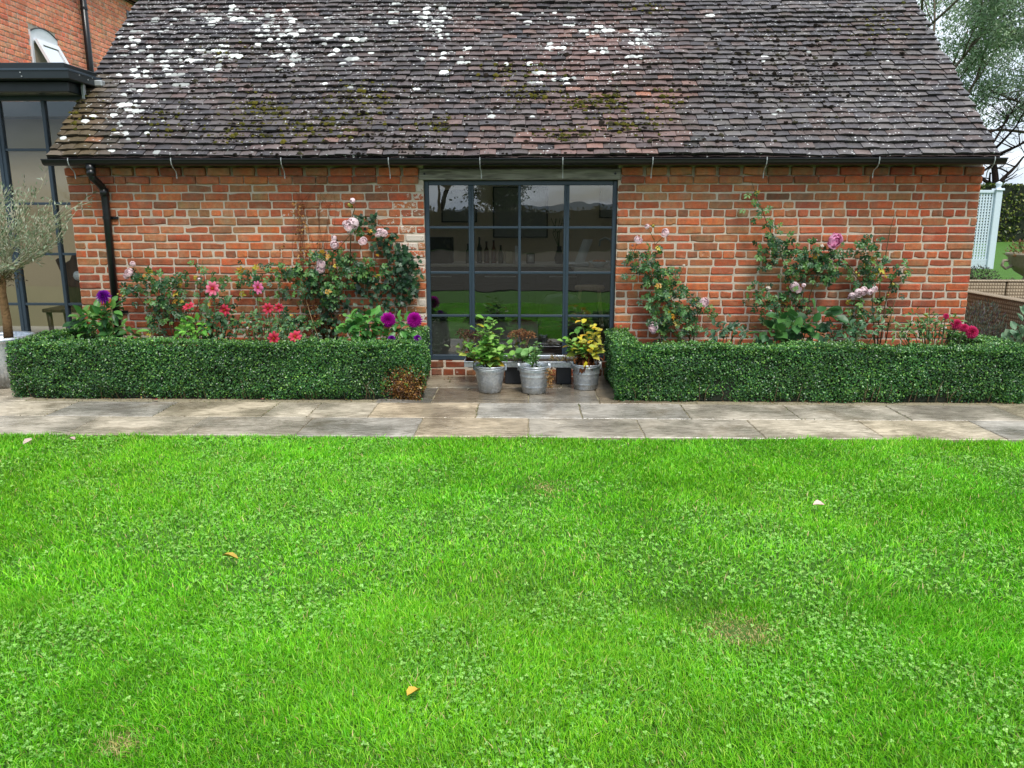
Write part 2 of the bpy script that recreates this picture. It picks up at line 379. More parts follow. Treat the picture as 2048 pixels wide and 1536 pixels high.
M['attr_gloss'] = pmat('tinted_gloss', None, 0.15, nscale=25, namt=0.1)
# ------------------------------------------------------------------ ground
vn = [VN(s) for s in range(20, 30)]
def ground_z(x, y):
    x = np.asarray(x, float); y = np.asarray(y, float)
    lawn = -0.018 + 0.012 * (vn[0](x * 0.9 + 30, y * 0.9 + 30) - 0.5)
    low = -0.10
    z = np.where(y < 5.44, lawn, low)
    up = 0.56 * smooth(11.0, 11.9, y) + 0.24 * smooth(12, 26, y)
    z = np.where(y > 8, low + (up + 0.08) * smooth(10.9, 11.9, y), z)
    z = z + 0.6 * smooth(40, 200, np.hypot(x, y)) * (vn[1](x * 0.02 + 9, y * 0.02 + 9))
    z = z - 1.6 * smooth(-30, -90, y)
    return z
def axis_pts(fine_lo, fine_hi, step, far):
    a = list(np.arange(fine_lo, fine_hi + 1e-6, step)); s = step
    lo, hi = a[0], a[-1]; L_, H_ = [], []
    while hi < far: s *= 1.35; hi += s; H_.append(hi)
    s = step
    while lo > -far: s *= 1.35; lo -= s; L_.append(lo)
    return np.array(L_[::-1] + a + H_)
gx = axis_pts(-7, 20, 0.5, 1500); gy = np.sort(np.concatenate([axis_pts(-1, 26, 0.5, 1500), [5.43, 5.45]]))
GX, GY = np.meshgrid(gx, gy, indexing='ij'); nx, ny = len(gx), len(gy)
V = np.stack([GX, GY, ground_z(GX, GY)], -1).reshape(-1, 3)
I = np.arange(nx * ny).reshape(nx, ny)
F = np.stack([I[:-1, :-1], I[1:, :-1], I[1:, 1:], I[:-1, 1:]], -1).reshape(-1, 4)
link('lawn_ground', raw_mesh('lawn_ground', V, F, None, M['turf'], True), kind='structure')

# hills far behind the photographer, seen only mirrored in the window
hv = []; hf = []; n = 90
for i in range(n):
    a = R(150) + R(240) * i / (n - 1) + R(0); d = 900
    x, y = math.cos(a) * d, -abs(math.sin(a)) * d if True else 0
    a2 = math.pi + math.pi * i / (n - 1); x, y = math.cos(a2) * d, math.sin(a2) * d
    h = 6 + 13 * float(vn[2](i * 0.35 + 3, 1.5)) ** 1.5 + 3 * float(vn[3](i * 1.1, 2.5))
    hv += [(x, y, -6), (x * 1.25, y * 1.25, h)]
for i in range(n - 1): hf.append((2 * i, 2 * i + 2, 2 * i + 3, 2 * i + 1))
M['hill'] = pmat('far_hill', (0.06, 0.085, 0.11), 1.0, nscale=0.02, namt=0.3)
link('hills', raw_mesh('hills', hv, hf, None, M['hill'], True), kind='structure')

# worn gravel drive behind the photographer
b = MB(); b.box(-60, 60, -18.6, -1.1, -0.1, 0.004); M['gravel'] = pmat('gravel', (0.045, 0.038, 0.022), 0.95, nscale=6, namt=0.35, bump=0.6, bscale=40, bdist=0.02)
b.build('gravel_drive', M['gravel'], kind='structure')

# ------------------------------------------------------------------ patio: joint bed + one slab per stone
b = MB(); b.box(-9.5, 4.62, 5.44, 11.0, -0.12, -0.010)
b.box(4.62, 9.0, 5.44, 11.3, -0.12, -0.030)
patio = b.build('patio', M['joint'], kind='structure')
def slab_mesh(x0, x1, y0, y1, col, dz=0.0):
    m = MB(); n = 8; m_ = 5
    g = 0.0042; x0 += g; x1 -= g; y0 += g; y1 -= g
    ex = 0.004; top = dz
    ring = []
    def edge(u):  # riven uneven outline
        return 0.003 * math.sin(u * 23.0 + x0 * 9) + 0.002 * math.sin(u * 51.0)
    pts = []
    for i in range(n): u = i / n; pts.append((x0 + (x1 - x0) * u, y0 + edge(u * 3)))
    for i in range(m_): u = i / m_; pts.append((x1 + edge(u * 2 + 1), y0 + (y1 - y0) * u))
    for i in range(n): u = i / n; pts.append((x1 - (x1 - x0) * u, y1 + edge(u * 3 + 2)))
    for i in range(m_): u = i / m_; pts.append((x0 + edge(u * 2 + 3), y1 - (y1 - y0) * u))
    k = len(pts); cx, cy_ = (x0 + x1) / 2, (y0 + y1) / 2
    vs_ = [(p[0], p[1], -0.045) for p in pts] + [(p[0], p[1], top - 0.006) for p in pts]
    vs_ += [(p[0] + (cx - p[0]) / abs(cx - p[0] + 1e-9) * ex if abs(cx - p[0]) > 0.02 else p[0], p[1] + (0.006 if p[1] < cy_ else -0.006), top) for p in pts]
    fs = [tuple(2 * k + i for i in range(k))]
    for r in range(2):
        for i in range(k): fs.append((r * k + i, r * k + (i + 1) % k, (r + 1) * k + (i + 1) % k, (r + 1) * k + i))
    m.add(vs_, fs, col)
    return m.mesh('paving_slab', M['slab'])
slab_cols = [lin(182, 172, 154, 1.0), lin(174, 166, 152, 1.0), lin(166, 161, 152, 1.0), lin(186, 174, 152, 1.0), lin(176, 161, 138, 1.0)]
def slab_row(y0, y1, joints):
    for j0, j1 in zip(joints[:-1], joints[1:]):
        c = random.choice(slab_cols); k = random.uniform(0.92, 1.08); c = tuple(v * k for v in c)
        link('paving_slab', slab_mesh(j0, j1, y0, y1, c, random.uniform(-0.003, 0.002)), patio)
st = 0.845
slab_row(5.435, 5.96, [-9.3, -8.42, -7.58, -6.74, -5.89, -5.05, -4.21, -3.36, -2.52, -1.68, -0.82, 0.0, 0.835, 1.685, 2.53, 3.38, 4.22, 4.6])
slab_row(5.96, 6.46, [-9.3, -8.0, -7.16, -6.32, -5.48, -4.66, -3.82, -2.96, -2.1, -1.74, -1.26, -0.415, 0.42, 1.265, 2.115, 2.96, 3.85, 4.6])
slab_row(6.46, 7.06, [-9.3, -8.5, -7.6, -6.75, -5.9, -5.0, -4.3])
slab_cols_dry = slab_cols; slab_cols = [tuple(v * .52 for v in c) for c in slab_cols]      # still soaked under the eaves drip
slab_row(6.46, 7.06, [-1.3, -0.825, 0.0, 0.6, 1.2])
slab_row(7.06, 7.64, [-1.3, -0.45, 0.3, 1.2])
slab_cols = slab_cols_dry
slab_row(7.06, 7.64, [-9.3, -8.0, -7.2, -6.3, -5.5, -4.65, -4.2])
slab_row(7.64, 8.15, [-9.3, -8.4, -7.5, -6.6, -5.8, -4.95, -4.45])
t_cols = [lin(120, 92, 62, .7)]
slab_cols_keep = slab_cols; slab_cols = [lin(128, 98, 66, .7), lin(112, 88, 64, .7)]
for y0, y1 in ((5.44, 6.05), (6.05, 6.7), (6.7, 7.35), (7.35, 8.0), (8.0, 8.7), (8.7, 9.4), (9.4, 10.1), (10.1, 10.8)):
    slab_row(y0, y1, [4.62, 5.5, 6.4, 7.3, 8.2])
slab_cols = slab_cols_keep

b = MB(); b.box(-4.42, -1.02, 6.7, 7.64, -0.05, 0.035); b.box(0.86, 4.1, 6.7, 7.64, -0.05, 0.035)
b.build('flower_bed', M['soil'], kind='structure')
b = MB(); b.box(4.24, 4.9, 7.0, 9.4, -0.05, 0.012); b.build('side_bed', M['soil'], kind='structure')

# ------------------------------------------------------------------ brickwork
WALL = 7.65; WL, WR = -4.385, 4.19; CH = 0.0767; STR = 1.83
B_COL = [(lin(202, 112, 72), 6), (lin(190, 98, 66), 6), (lin(178, 88, 62), 4), (lin(152, 80, 60), 3), (lin(172, 122, 82), 4.5), (lin(140, 104, 76), 2.6),
         (lin(216, 118, 68), 4), (lin(200, 128, 84), 5.5), (lin(164, 100, 72), 4), (lin(84, 72, 64), 0.2), (lin(186, 140, 96), 2.2)]
H_COL = [(lin(214, 134, 104), 5), (lin(204, 118, 90), 5), (lin(190, 104, 80), 3), (lin(210, 146, 112), 4), (lin(160, 114, 90), .8), (lin(90, 70, 64), 0.15)]
def pick(cols, k=0.8, blend=0.38):
    c = random.choices([c for c, w in cols], [w for c, w in cols])[0]; tot = sum(w for c_, w in cols)
    mean = [sum(c_[i] * w for c_, w in cols) / tot for i in range(3)]; c = [p * (1 - blend) + q * blend for p, q in zip(c, mean)]
    v = random.uniform(0.86, 1.14) * k
    return (c[0] * v * random.uniform(0.95, 1.05), c[1] * v * random.uniform(0.93, 1.07), c[2] * v)

def lay(u0, u1, kind, jit=0.010):
    """lay one course between two ends -> (start, end) of each brick"""
    out = []; u = u0; first = True
    while u < u1 - 0.03:
        if kind == 'S': w = 0.218 + random.uniform(-jit, jit)
        else: w = 0.102 + random.uniform(-jit / 2, jit / 2)
        if kind == 'S' and random.random() < 0.07: w = random.choice((0.10, 0.155))
        if first:
            first = False
            if random.random() < 0.5: w = random.choice((0.105, 0.16)) if kind == 'S' else w
        e = u + w
        if u1 - e < 0.06: e = u1
        out.append((u, min(e, u1))); u = e + random.uniform(0.008, 0.013)
    return out

def brick_shape(m, u0, u1, w0, w1, d, col, to):
    j = lambda s=0.0034: random.uniform(-s, s)
    ch = random.uniform(0.005, 0.011)
    L_ = u1 - u0; r_ = random.uniform(.004, .010); q = lambda: random.uniform(-.0022, .0022)
    ring = [(u0 + r_, w0 + q()), (u0 + L_ * random.uniform(.3, .7), w0 + q()), (u1 - r_, w0 + q()), (u1 + j(), w0 + r_), (u1 + j(), w1 - r_),
            (u1 - r_, w1 + q()), (u0 + L_ * random.uniform(.3, .7), w1 + q()), (u0 + r_, w1 + q()), (u0 + j(), w1 - r_), (u0 + j(), w0 + r_)]
    n = len(ring); cu, cw = (u0 + u1) / 2, (w0 + w1) / 2
    if random.random() < .10: i = random.choice((0, 2, 5, 7)); p = ring[i]; ring[i] = (p[0] + (cu - p[0]) * .10, p[1] + (cw - p[1]) * .35)      # a chipped corner
    ins = [(p[0] + (ch if p[0] < cu - .03 else -ch if p[0] > cu + .03 else 0), p[1] + (ch if p[1] < cw else -ch)) for p in ring]
    vs_ = [to(p[0], -0.05, p[1]) for p in ring] + [to(p[0], d - ch * 0.8, p[1]) for p in ring] + [to(p[0], d + j(.0016), p[1]) for p in ins]
    fs = [tuple(range(2 * n, 3 * n))]
    for r in (0, n):
        for i in range(n): fs.append((r + i, r + (i + 1) % n, r + n + (i + 1) % n, r + n + i))
    m.add(vs_, fs, col)

barn = empty('brick_barn', (0, WALL, 0), label='long low brick barn with a mossy clay tile roof and gridded window', cat='barn')
def bw(name, mb, mat, parent=None, smooth_=False, **tg):
    """child of the barn: world-space mesh shifted to the barn's base"""
    o = mb.build(name, mat, parent or barn, smooth_, **tg)
    if parent is None or parent is barn: o.location = (0, -WALL, 0)
    return o
# wall core (mortar face) with an opening for the window
OX0, OX1, OZ0, OZ1 = -1.0, 0.832, 0.141, 1.862
b = MB(); f = WALL + 0.002; k = WALL + 0.3
b.box(WL, OX0, f, k, -0.1, 2.12); b.box(OX1, WR, f, k, -0.1, 2.12); b.box(OX0, OX1, f, k, -0.1, OZ0 - 0.005); b.box(OX0, OX1, f + 0.09, k, OZ1 + 0.003, 2.12)
b.box(WL, WL + 0.25, k, 13.6, -0.1, 2.1); b.box(WR - 0.25, WR, k, 13.6, -0.1, 2.1); b.box(WL + .25, WR - .25, 13.35, 13.6, -0.1, 2.1)
# gables up to the ridge
for x0, x1 in ((WL, WL + 0.25), (WR - 0.25, WR)):
    yr = (WALL + 13.6) / 2; zr = 2.1 + (yr - WALL) * math.tan(R(41.5)) - 0.05
    b.add([(x0, WALL + 0.004, 2.1), (x0, 13.6, 2.1), (x0, yr, zr), (x1, WALL + 0.004, 2.1), (x1, 13.6, 2.1), (x1, yr, zr)], [(0, 1, 2), (3, 5, 4), (0, 2, 5, 3), (1, 4, 5, 2), (0, 3, 4, 1)])
wall = bw('wall', b, M['mortar'])
to_barn = lambda u, d, w: (u, WALL - d, w)
bricks = []
for r in range(-2, 24):
    if r == -2: z0, z1, d, kind = STR + CH + 0.004, STR + 2 * CH, 0.040, 'D'
    elif r == -1: z0, z1, d, kind = STR + 0.006, STR + CH - 0.004, 0.022, 'S'
    else: z1 = STR - r * CH - 0.0055; z0 = STR - (r + 1) * CH + 0.0055; d = 0.003; kind = 'H' if r % 5 == 3 else 'S'
    wob = random.uniform(-0.002, 0.002)
    if z0 > OZ1 - 0.04: segs = [(WL, -1.045), (0.86, WR)]
    elif z1 < OZ0: segs = [(WL, WR)]
    else: segs = [(WL, OX0), (OX1, WR)]
    for s0, s1 in segs:
        if kind == 'D':
            u = s0; row = []
            while u < s1 - 0.05: e = min(u + 0.2 + random.uniform(-.01, .01), s1); row.append((u, e)); u = e + 0.03
        else: row = lay(s0, s1, kind)
        for (u0, u1) in row:
            col = pick(B_COL)
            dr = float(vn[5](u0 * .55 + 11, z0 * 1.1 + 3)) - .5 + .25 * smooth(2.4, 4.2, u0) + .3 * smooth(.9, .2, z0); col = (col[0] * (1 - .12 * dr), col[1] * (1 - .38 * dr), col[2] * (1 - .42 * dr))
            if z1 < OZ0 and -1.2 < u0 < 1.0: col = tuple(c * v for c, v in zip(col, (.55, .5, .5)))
            near = min(abs(u1 - OX0), abs(u0 - OX0)); lime = 0.0
            if u1 <= OX0 + 0.01 and near < 0.28 and z1 < 1.9: lime = random.choice((0.15, 0.4, 0.7, 1.0)) * (1 - near / 0.4)
            elif u0 >= OX1 - 0.01 and u0 - OX1 < 0.1: lime = 0.12 * random.random()
            elif random.random() < 0.06: lime = random.uniform(0.1, 0.35)
            bricks.append((u0, u1, z0 + wob, z1 + wob, d + random.uniform(-0.002, 0.004), col + (lime,), r))
# quoins on the left gable return are part of the mass; the bare upper courses give the largest single bricks
def bare(q):
    u = (q[0] + q[1]) / 2; z = q[2]
    if z < 0.75: return False
    if -3.9 < u < -3.2 and z < 1.1: return False
    if -2.6 < u < -1.0 and z < 1.55: return False
    if 0.9 < u < 1.75 and z < 1.3: return False
    if 1.95 < u < 3.6 and z < 1.35: return False
    return q[6] >= -1
cand = sorted([i for i, q in enumerate(bricks) if bare(q)], key=lambda i: -(bricks[i][1] - bricks[i][0]) * (1.0 + 0.001 * bricks[i][2]))
single = set(cand[:300]); mass = MB()
for i, q in enumerate(bricks):
    m = MB() if i in single else mass
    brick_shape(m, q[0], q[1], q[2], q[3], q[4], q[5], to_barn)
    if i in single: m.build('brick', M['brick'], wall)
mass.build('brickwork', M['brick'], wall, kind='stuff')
# left gable return: bricks on the end wall
mass = MB(); to_end = lambda u, d, w: (WL - d, u, w)
for r in range(0, 24):
    for u0, u1 in lay(WALL + 0.002, WALL + 1.0, 'H' if r % 2 else 'S'): brick_shape(mass, u0, u1, STR - (r + 1) * CH + 0.005, STR - r * CH - 0.005, 0.004, pick(B_COL) + (0,), to_end)
to_end2 = lambda u, d, w: (WR + d, u, w)
for r in range(0, 24):
    for u0, u1 in lay(WALL + 0.002, WALL + 3.0, 'H' if r % 2 else 'S'): brick_shape(mass, u0, u1, STR - (r + 1) * CH + 0.005, STR - r * CH - 0.005, 0.004, pick(B_COL) + (0,), to_end2)
mass.build('end_brickwork', M['brick'], wall, kind='stuff')

# lintel beam
b = MB(); b.bbox(-1.042, 0.855, WALL - 0.012, WALL + 0.09, 1.868, 1.968, 0.006); lt = bw('lintel', b, M['lintel'])
b = MB()
for x in (-0.985, 0.80): b.lathe([(0.0, -0.004), (0.012, -0.004), (0.012, 0.0)], 10, (0, 0, 0)); n_ = len(b.v)
b = MB()
for x in (-0.985, 0.80):
    b.tube([(x, WALL - 0.018, 1.925), (x, WALL - 0.008, 1.925)], 0.011, 10)
b.build('bolt', M['black'], lt)

# ------------------------------------------------------------------ barn window
wy0, wy1 = WALL + 0.045, WALL + 0.095
cols_x = [OX0 + 0.03, -0.556, -0.0935, 0.354, OX1 - 0.03]; rows_z = [OZ0 + 0.035, 0.58, 1.0, 1.43, OZ1 - 0.03]
b = MB()
b.bbox(OX0 + 0.002, OX0 + 0.042, wy0, wy1, OZ0, OZ1, .004); b.bbox(OX1 - 0.042, OX1 - 0.002, wy0, wy1, OZ0, OZ1, .004)
b.bbox(OX0 + 0.042, OX1 - 0.042, wy0, wy1, OZ1 - 0.04, OZ1, .004); b.bbox(OX0 + 0.042, OX1 - 0.042, wy0, wy1, OZ0, OZ0 + 0.05, .004)
window = bw('window', b, M['frame'])
for x, w in ((-0.556, 0.026), (-0.0935, 0.013), (0.354, 0.026)):
    b = MB(); b.bbox(x - w, x + w, wy0 + 0.004, wy1 - 0.004, OZ0 + 0.05, OZ1 - 0.04, .004)
    if w > 0.02: b.bbox(x - 0.004, x + 0.004, wy0 - 0.006, wy0 + 0.004, OZ0 + 0.05, OZ1 - 0.04, .002)
    b.build('mullion', M['frame'], window)
for z in rows_z[1:4]:
    b = MB()
    for a, c in zip((OX0 + 0.042, -0.53, -0.0805, 0.38), (-0.582, -0.1065, 0.328, OX1 - 0.042)): b.bbox(a, c, wy0 + 0.007, wy1 - 0.007, z - 0.011, z + 0.011, .003)
    b.build('glazing_bar', M['frame'], window)
for i in range(4):
    for j in range(4):
        b = MB(); x0, x1, z0, z1 = cols_x[i], cols_x[i + 1], rows_z[j], rows_z[j + 1]; tl = random.uniform(-0.0012, 0.0012)
        y = WALL + 0.07
        b.add([(x0, y + tl, z0), (x1, y - tl, z0), (x1, y - tl, z1), (x0, y + tl, z1), (x0, y + .004 + tl, z0), (x1, y + .004 - tl, z0), (x1, y + .004 - tl, z1), (x0, y + .004 + tl, z1)],
              [(0, 1, 2, 3), (4, 7, 6, 5), (0, 4, 5, 1), (1, 5, 6, 2), (2, 6, 7, 3), (3, 7, 4, 0)])
        b.build('pane', M['glass'], window)

# ------------------------------------------------------------------ roof
T = R(41.5); EY, EZ = 7.445, 2.062; GA = 0.0888; TW = 0.1475; VX0, VX1 = -4.43, 4.215; NROW = 44
def roof_pt(u, v, n):   # u along X, v up the slope, n off the slope
    return (u, EY + v * math.cos(T) - n * math.sin(T), EZ + v * math.sin(T) + n * math.cos(T))
b = MB(); vr = (10.625 - EY) / math.cos(T)
for sgn in (0,):
    a = [roof_pt(u, v, n) for n in (-0.06, -0.012) for v in (0.02, vr) for u in (VX0 + .02, VX1 - .02)]
    b.add(a, [(0, 1, 3, 2), (4, 6, 7, 5), (0, 4, 5, 1), (1, 5, 7, 3), (3, 7, 6, 2), (2, 6, 4, 0)])
def rear(u0, u1, v0, v1):
    a = [roof_pt(u, v, n) for n in (-0.09, -0.012) for v in (v0, v1) for u in (u0, u1)]; a = [(p[0], 21.25 - p[1], p[2]) for p in a]
    b.add(a, [(0, 2, 3, 1), (4, 5, 7, 6), (0, 1, 5, 4), (1, 3, 7, 5), (3, 2, 6, 7), (2, 0, 4, 6)])
rear(VX0 + .02, VX1 - .02, .02, 2.0); rear(VX0 + .02, VX1 - .02, 3.7, vr)
for q0, q1 in ((VX0 + .02, -3.0), (-1.4, -.9), (.7, 1.2), (2.8, VX1 - .02)): rear(q0, q1, 2.0, 3.7)  # openings in the unseen rear slope, added to brighten the kitchen
roof = bw('roof', b, M['oak'])
def px_of(u, v):
    p = np.array(roof_pt(u, v, 0)) - np.array([0, 0, EYE]); z = p @ _F; return 1024 + 1580 * (p @ _Rt) / z, 768 - 1580 * (p @ _U) / z
LICH = [(310, 100, 110, 80, .52), (250, 240, 40, 55, .62), (440, 105, 40, 30, .62), (560, 70, 70, 70, .62), (600, 120, 60, 30, .4), (740, 50, 90, 55, .52), (870, 40, 80, 60, .62), (1200, 66, 36, 14, 1.1), (1285, 80, 40, 28, 1.0),
        (1120, 100, 40, 12, .8), (1195, 108, 25, 8, .9), (1085, 145, 40, 14, .6), (1140, 165, 40, 10, .5), (1290, 130, 30, 20, .5), (990, 195, 60, 20, .35), (1230, 160, 30, 12, .4), (1800, 250, 150, 60, .25), (1650, 60, 150, 50, .2), (380, 10, 130, 50, .45), (700, 200, 200, 60, .22)]
REDS = [(560, 30, 60, 30, .6), (450, 175, 60, 40, .4), (1150, 90, 170, 90, .75), (1200, 210, 180, 90, .7), (1100, 300, 200, 40, .6), (660, 285, 30, 10, .9), (760, 265, 200, 50, .35), (1330, 230, 40, 70, .8), (950, 60, 60, 50, .5), (1780, 90, 60, 60, .3), (300, 120, 60, 40, .3)]
def field(lst, x, y): return sum(a * math.exp(-((x - cx) / sx) ** 2 - ((y - cy_) / sy) ** 2) for cx, cy_, sx, sy, a in lst)
tv = VN(91)
def tile_shape(m, u0, u1, v0, n0, tilt, skew, col, sag):
    L_ = 0.20; th = 0.023; cam_ = 0.003 + random.uniform(-.002, .003); us = [0, 0.33, 0.67, 1]
    top = []; bot = []
    for vv, base in ((0.0, n0), (L_, n0 - 0.042)):
        for t_ in us:
            u = u0 + (u1 - u0) * t_; cmb = cam_ * (1 - (2 * t_ - 1) ** 2); v = v0 + vv + (t_ - 0.5) * skew + (random.uniform(-.002, .002) if vv == 0 else 0)
            n_ = base + cmb + (t_ - 0.5) * tilt; top.append(roof_pt(u, v, n_)); bot.append(roof_pt(u, v, n_ - th))
    m.add(top + bot, [(i, i + 1, 5 + i, 4 + i) for i in range(3)] + [(8 + i, 12 + i, 13 + i, 9 + i) for i in range(3)] + [(0, 4, 12, 8), (3, 11, 15, 7)], col)
    # exposed edge colour darkened to paint in course shadow lines, besides soot and algae
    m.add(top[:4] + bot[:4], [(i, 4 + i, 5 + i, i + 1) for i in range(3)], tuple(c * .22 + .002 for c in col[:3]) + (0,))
tile_n = 0; mass = MB()
for r in range(NROW):
    u = VX0 + random.uniform(-0.012, 0.012) - (TW / 2 if r % 2 else 0); first = True
    while u < VX1 - 0.02:
        w = TW + random.uniform(-0.006, 0.006); u0 = max(u, VX0 + random.uniform(-.012, .012)); u1 = min(u + w - 0.0042, VX1 + random.uniform(-.012, .012)); u += w
        if u1 - u0 < 0.05: continue
        um = (u0 + u1) / 2; v = r * GA
        wave = (tv(um * 1.1 + 5, r * 0.35) - 0.5) * 0.030 + (tv(um * 3.1 + 50, r * 0.8) - 0.5) * 0.014
        sag = (tv(um * 0.7 + 20, r * 0.22 + 9) - 0.5) * 0.035
        x, y = px_of(um, v)
        red = min(1.0, max(0, field(REDS, x, y) * .9 + random.gauss(-0.2, 0.26) - (.12 if x > 1400 else 0)))
        dark = lin(*random.choice([(70, 66, 68), (80, 75, 76), (62, 59, 61), (88, 81, 80), (76, 68, 66), (96, 90, 89)]))
        if x > 1400: dark = lin(*random.choice([(96, 92, 92), (84, 80, 82), (104, 99, 97), (92, 81, 78), (78, 75, 77)]))
        redc = lin(*random.choice([(120, 94, 87), (128, 98, 90), (112, 88, 83), (138, 104, 92), (108, 90, 85)]))
        col = [d * (1 - red) + q * red for d, q in zip(dark, redc)]
        if random.random() < 0.003: col = lin(164, 112, 90)
        if x < 240 and y > 150: g = math.exp(-((x - 150) / 70) ** 2); col = [c * (1 - .6 * g) + q * .6 * g for c, q in zip(col, lin(96, 80, 40))]
        k = random.uniform(0.85, 1.14) * 1.04; li = max(0.0, field(LICH, x, y) * random.uniform(0.6, 1.2))
        args = (u0, u1, v + wave + random.uniform(-.004, .004), 0.036 + sag + random.uniform(-.004, .006), random.gauss(0, 0.004), random.gauss(0, 0.006), tuple(c * k for c in col) + (min(1.2, li),), sag)
        if tile_n < 300 and r < 6:
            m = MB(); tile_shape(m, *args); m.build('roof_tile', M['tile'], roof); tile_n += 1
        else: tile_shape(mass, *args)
# under-eaves doubling course
for i in range(60):
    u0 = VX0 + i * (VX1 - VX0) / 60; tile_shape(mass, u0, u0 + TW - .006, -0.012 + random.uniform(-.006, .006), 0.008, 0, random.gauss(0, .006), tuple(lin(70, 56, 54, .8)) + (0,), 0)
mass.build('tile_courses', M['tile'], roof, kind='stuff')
# back slope and ridge
b = MB()
for i in range(30): 
    x0 = VX0 + i * (VX1 - VX0) / 30; x1 = x0 + (VX1 - VX0) / 30 - 0.008; zr = EZ + vr * math.sin(T)
    b.add([(x0, 10.48, zr - .07), (x1, 10.48, zr - .07), (x1, 10.56, zr + .05), (x0, 10.56, zr + .05), (x1, 10.69, zr + .05), (x0, 10.69, zr + .05), (x1, 10.78, zr - .07), (x0, 10.78, zr - .07)], [(0, 1, 2, 3), (3, 2, 4, 5), (5, 4, 6, 7)], lin(110, 76, 66, .8))
b.build('ridge', M['tile'], roof)
# moss cushions along the tile edges
MOSS = [(560, 160, 330, 90, 120), (1560, 130, 260, 110, 150), (1080, 200, 260, 100, 110), (620, 250, 260, 60, 90), (1060, 195, 60, 16, 60), (1215, 205, 40, 18, 70), (1170, 215, 40, 10, 40), (1260, 255, 70, 16, 60), (870, 255, 40, 14, 50), (1130, 275, 60, 10, 40), (520, 225, 60, 26, 90), (600, 260, 90, 26, 70), (700, 250, 60, 30, 60), (460, 270, 60, 20, 40), (330, 250, 60, 25, 40), (720, 200, 80, 26, 50),
        (150, 215, 40, 34, 50), (1500, 120, 250, 80, 60), (1330, 205, 40, 25, 30), (1750, 60, 60, 40, 30), (1600, 160, 150, 60, 40), (450, 110, 60, 20, 20), (1300, 20, 60, 10, 30), (780, 295, 120, 15, 50), (1400, 290, 120, 12, 30), (1010, 150, 100, 20, 30)]
mv = []; mf = []; mc = []
ico = [(math.cos(a) * math.cos(e), math.sin(a) * math.cos(e), math.sin(e)) for e in (0.0, 0.75) for a in np.arange(0, 6.28, 6.2832 / 7)] + [(0, 0, 1)]
icf = [(i, (i + 1) % 7, 7 + (i + 1) % 7, 7 + i) for i in range(7)] + [(7 + i, 7 + (i + 1) % 7, 14) for i in range(7)]
def inv_roof(x, y):
    d = _F + _Rt * (x - 1024) / 1580. + _U * (768 - y) / 1580.; nrm = np.array([0, -math.sin(T), math.cos(T)]); P0 = np.array([0, EY, EZ]); C0 = np.array([0, 0, EYE])
    p = C0 + d * (((P0 - C0) @ nrm) / (d @ nrm)); return p[0], (p[1] - EY) / math.cos(T)
for cx, cy_, sx, sy, cnt in MOSS:
    for _ in range(int(cnt * 4.6)):
        u, v = inv_roof(cx + random.gauss(0, sx * .5) + 14 * math.sin(_ * .05), min(312, cy_ + random.gauss(0, sy * .6)))
        if not (VX0 < u < VX1) or v < 0.0: continue
        if random.random() < .8: v = round(v / GA) * GA + abs(random.gauss(0, .018))
        s = abs(random.gauss(0, 0.0055)) + 0.003; n0 = 0.036 + random.uniform(-.006, .004) - (v % GA) * .22
        sag = (tv(u * 0.7 + 20, (v / GA) * 0.22 + 9) - 0.5) * 0.035
        base = len(mv); g = random.random(); c = lin(74 + 46 * g, 78 + 34 * g, 30 + 14 * g, .7) if (random.random() < .65 and sx < 120) else lin(*random.choice([(58, 50, 42), (84, 80, 62), (40, 34, 28), (36, 32, 26)]), .6)
        for (a, b_, c_) in ico:
            q = s * random.uniform(.7, 1.3); mv.append(roof_pt(u + a * q * 1.6, v + b_ * q * 1.3, n0 + sag - .003 + c_ * q * 1.1)); mc.append(c)
        mf += [tuple(base + i for i in fc) for fc in icf]
link('moss', raw_mesh('moss', mv, mf, mc, M['moss'], True), roof, kind='stuff')

# crusts of white lichen: thin rounded discs, often in clusters along a tile
lv = []; lf = []; lc_ = []
def crust(u, v, r):
    k = 9; base = len(lv); sag = (tv(u * 0.7 + 20, (v / GA) * 0.22 + 9) - 0.5) * 0.035; f = (v % GA); v0 = v - f; f = min(max(f, r * .8 + .003), GA - r * .5); v = v0 + f
    n0 = 0.0395 + sag - f * .21; ph = random.uniform(0, 6.28); e = random.uniform(.85, 1.2)
    rr = [r * random.uniform(.78, 1.15) for _ in range(k)]
    for h, q in ((-.006, 1.0), (.0018, .93), (.0030, .5)):
        for i in range(k): a = ph + 6.2832 * i / k; lv.append(roof_pt(u + math.cos(a) * rr[i] * q * 1.15, v + math.sin(a) * rr[i] * q * e, n0 + h))
    lv.append(roof_pt(u, v, n0 + .0032)); g_ = random.choice((.38, .55, .7, .85, .9)); lc_.extend([(g_ * .96, g_, g_ * .95)] * (3 * k + 1))
    for g in (0, k):
        for i in range(k): lf.append((base + g + i, base + g + (i + 1) % k, base + g + k + (i + 1) % k, base + g + k + i))
    for i in range(k): lf.append((base + 2 * k + i, base + 2 * k + (i + 1) % k, base + 3 * k))
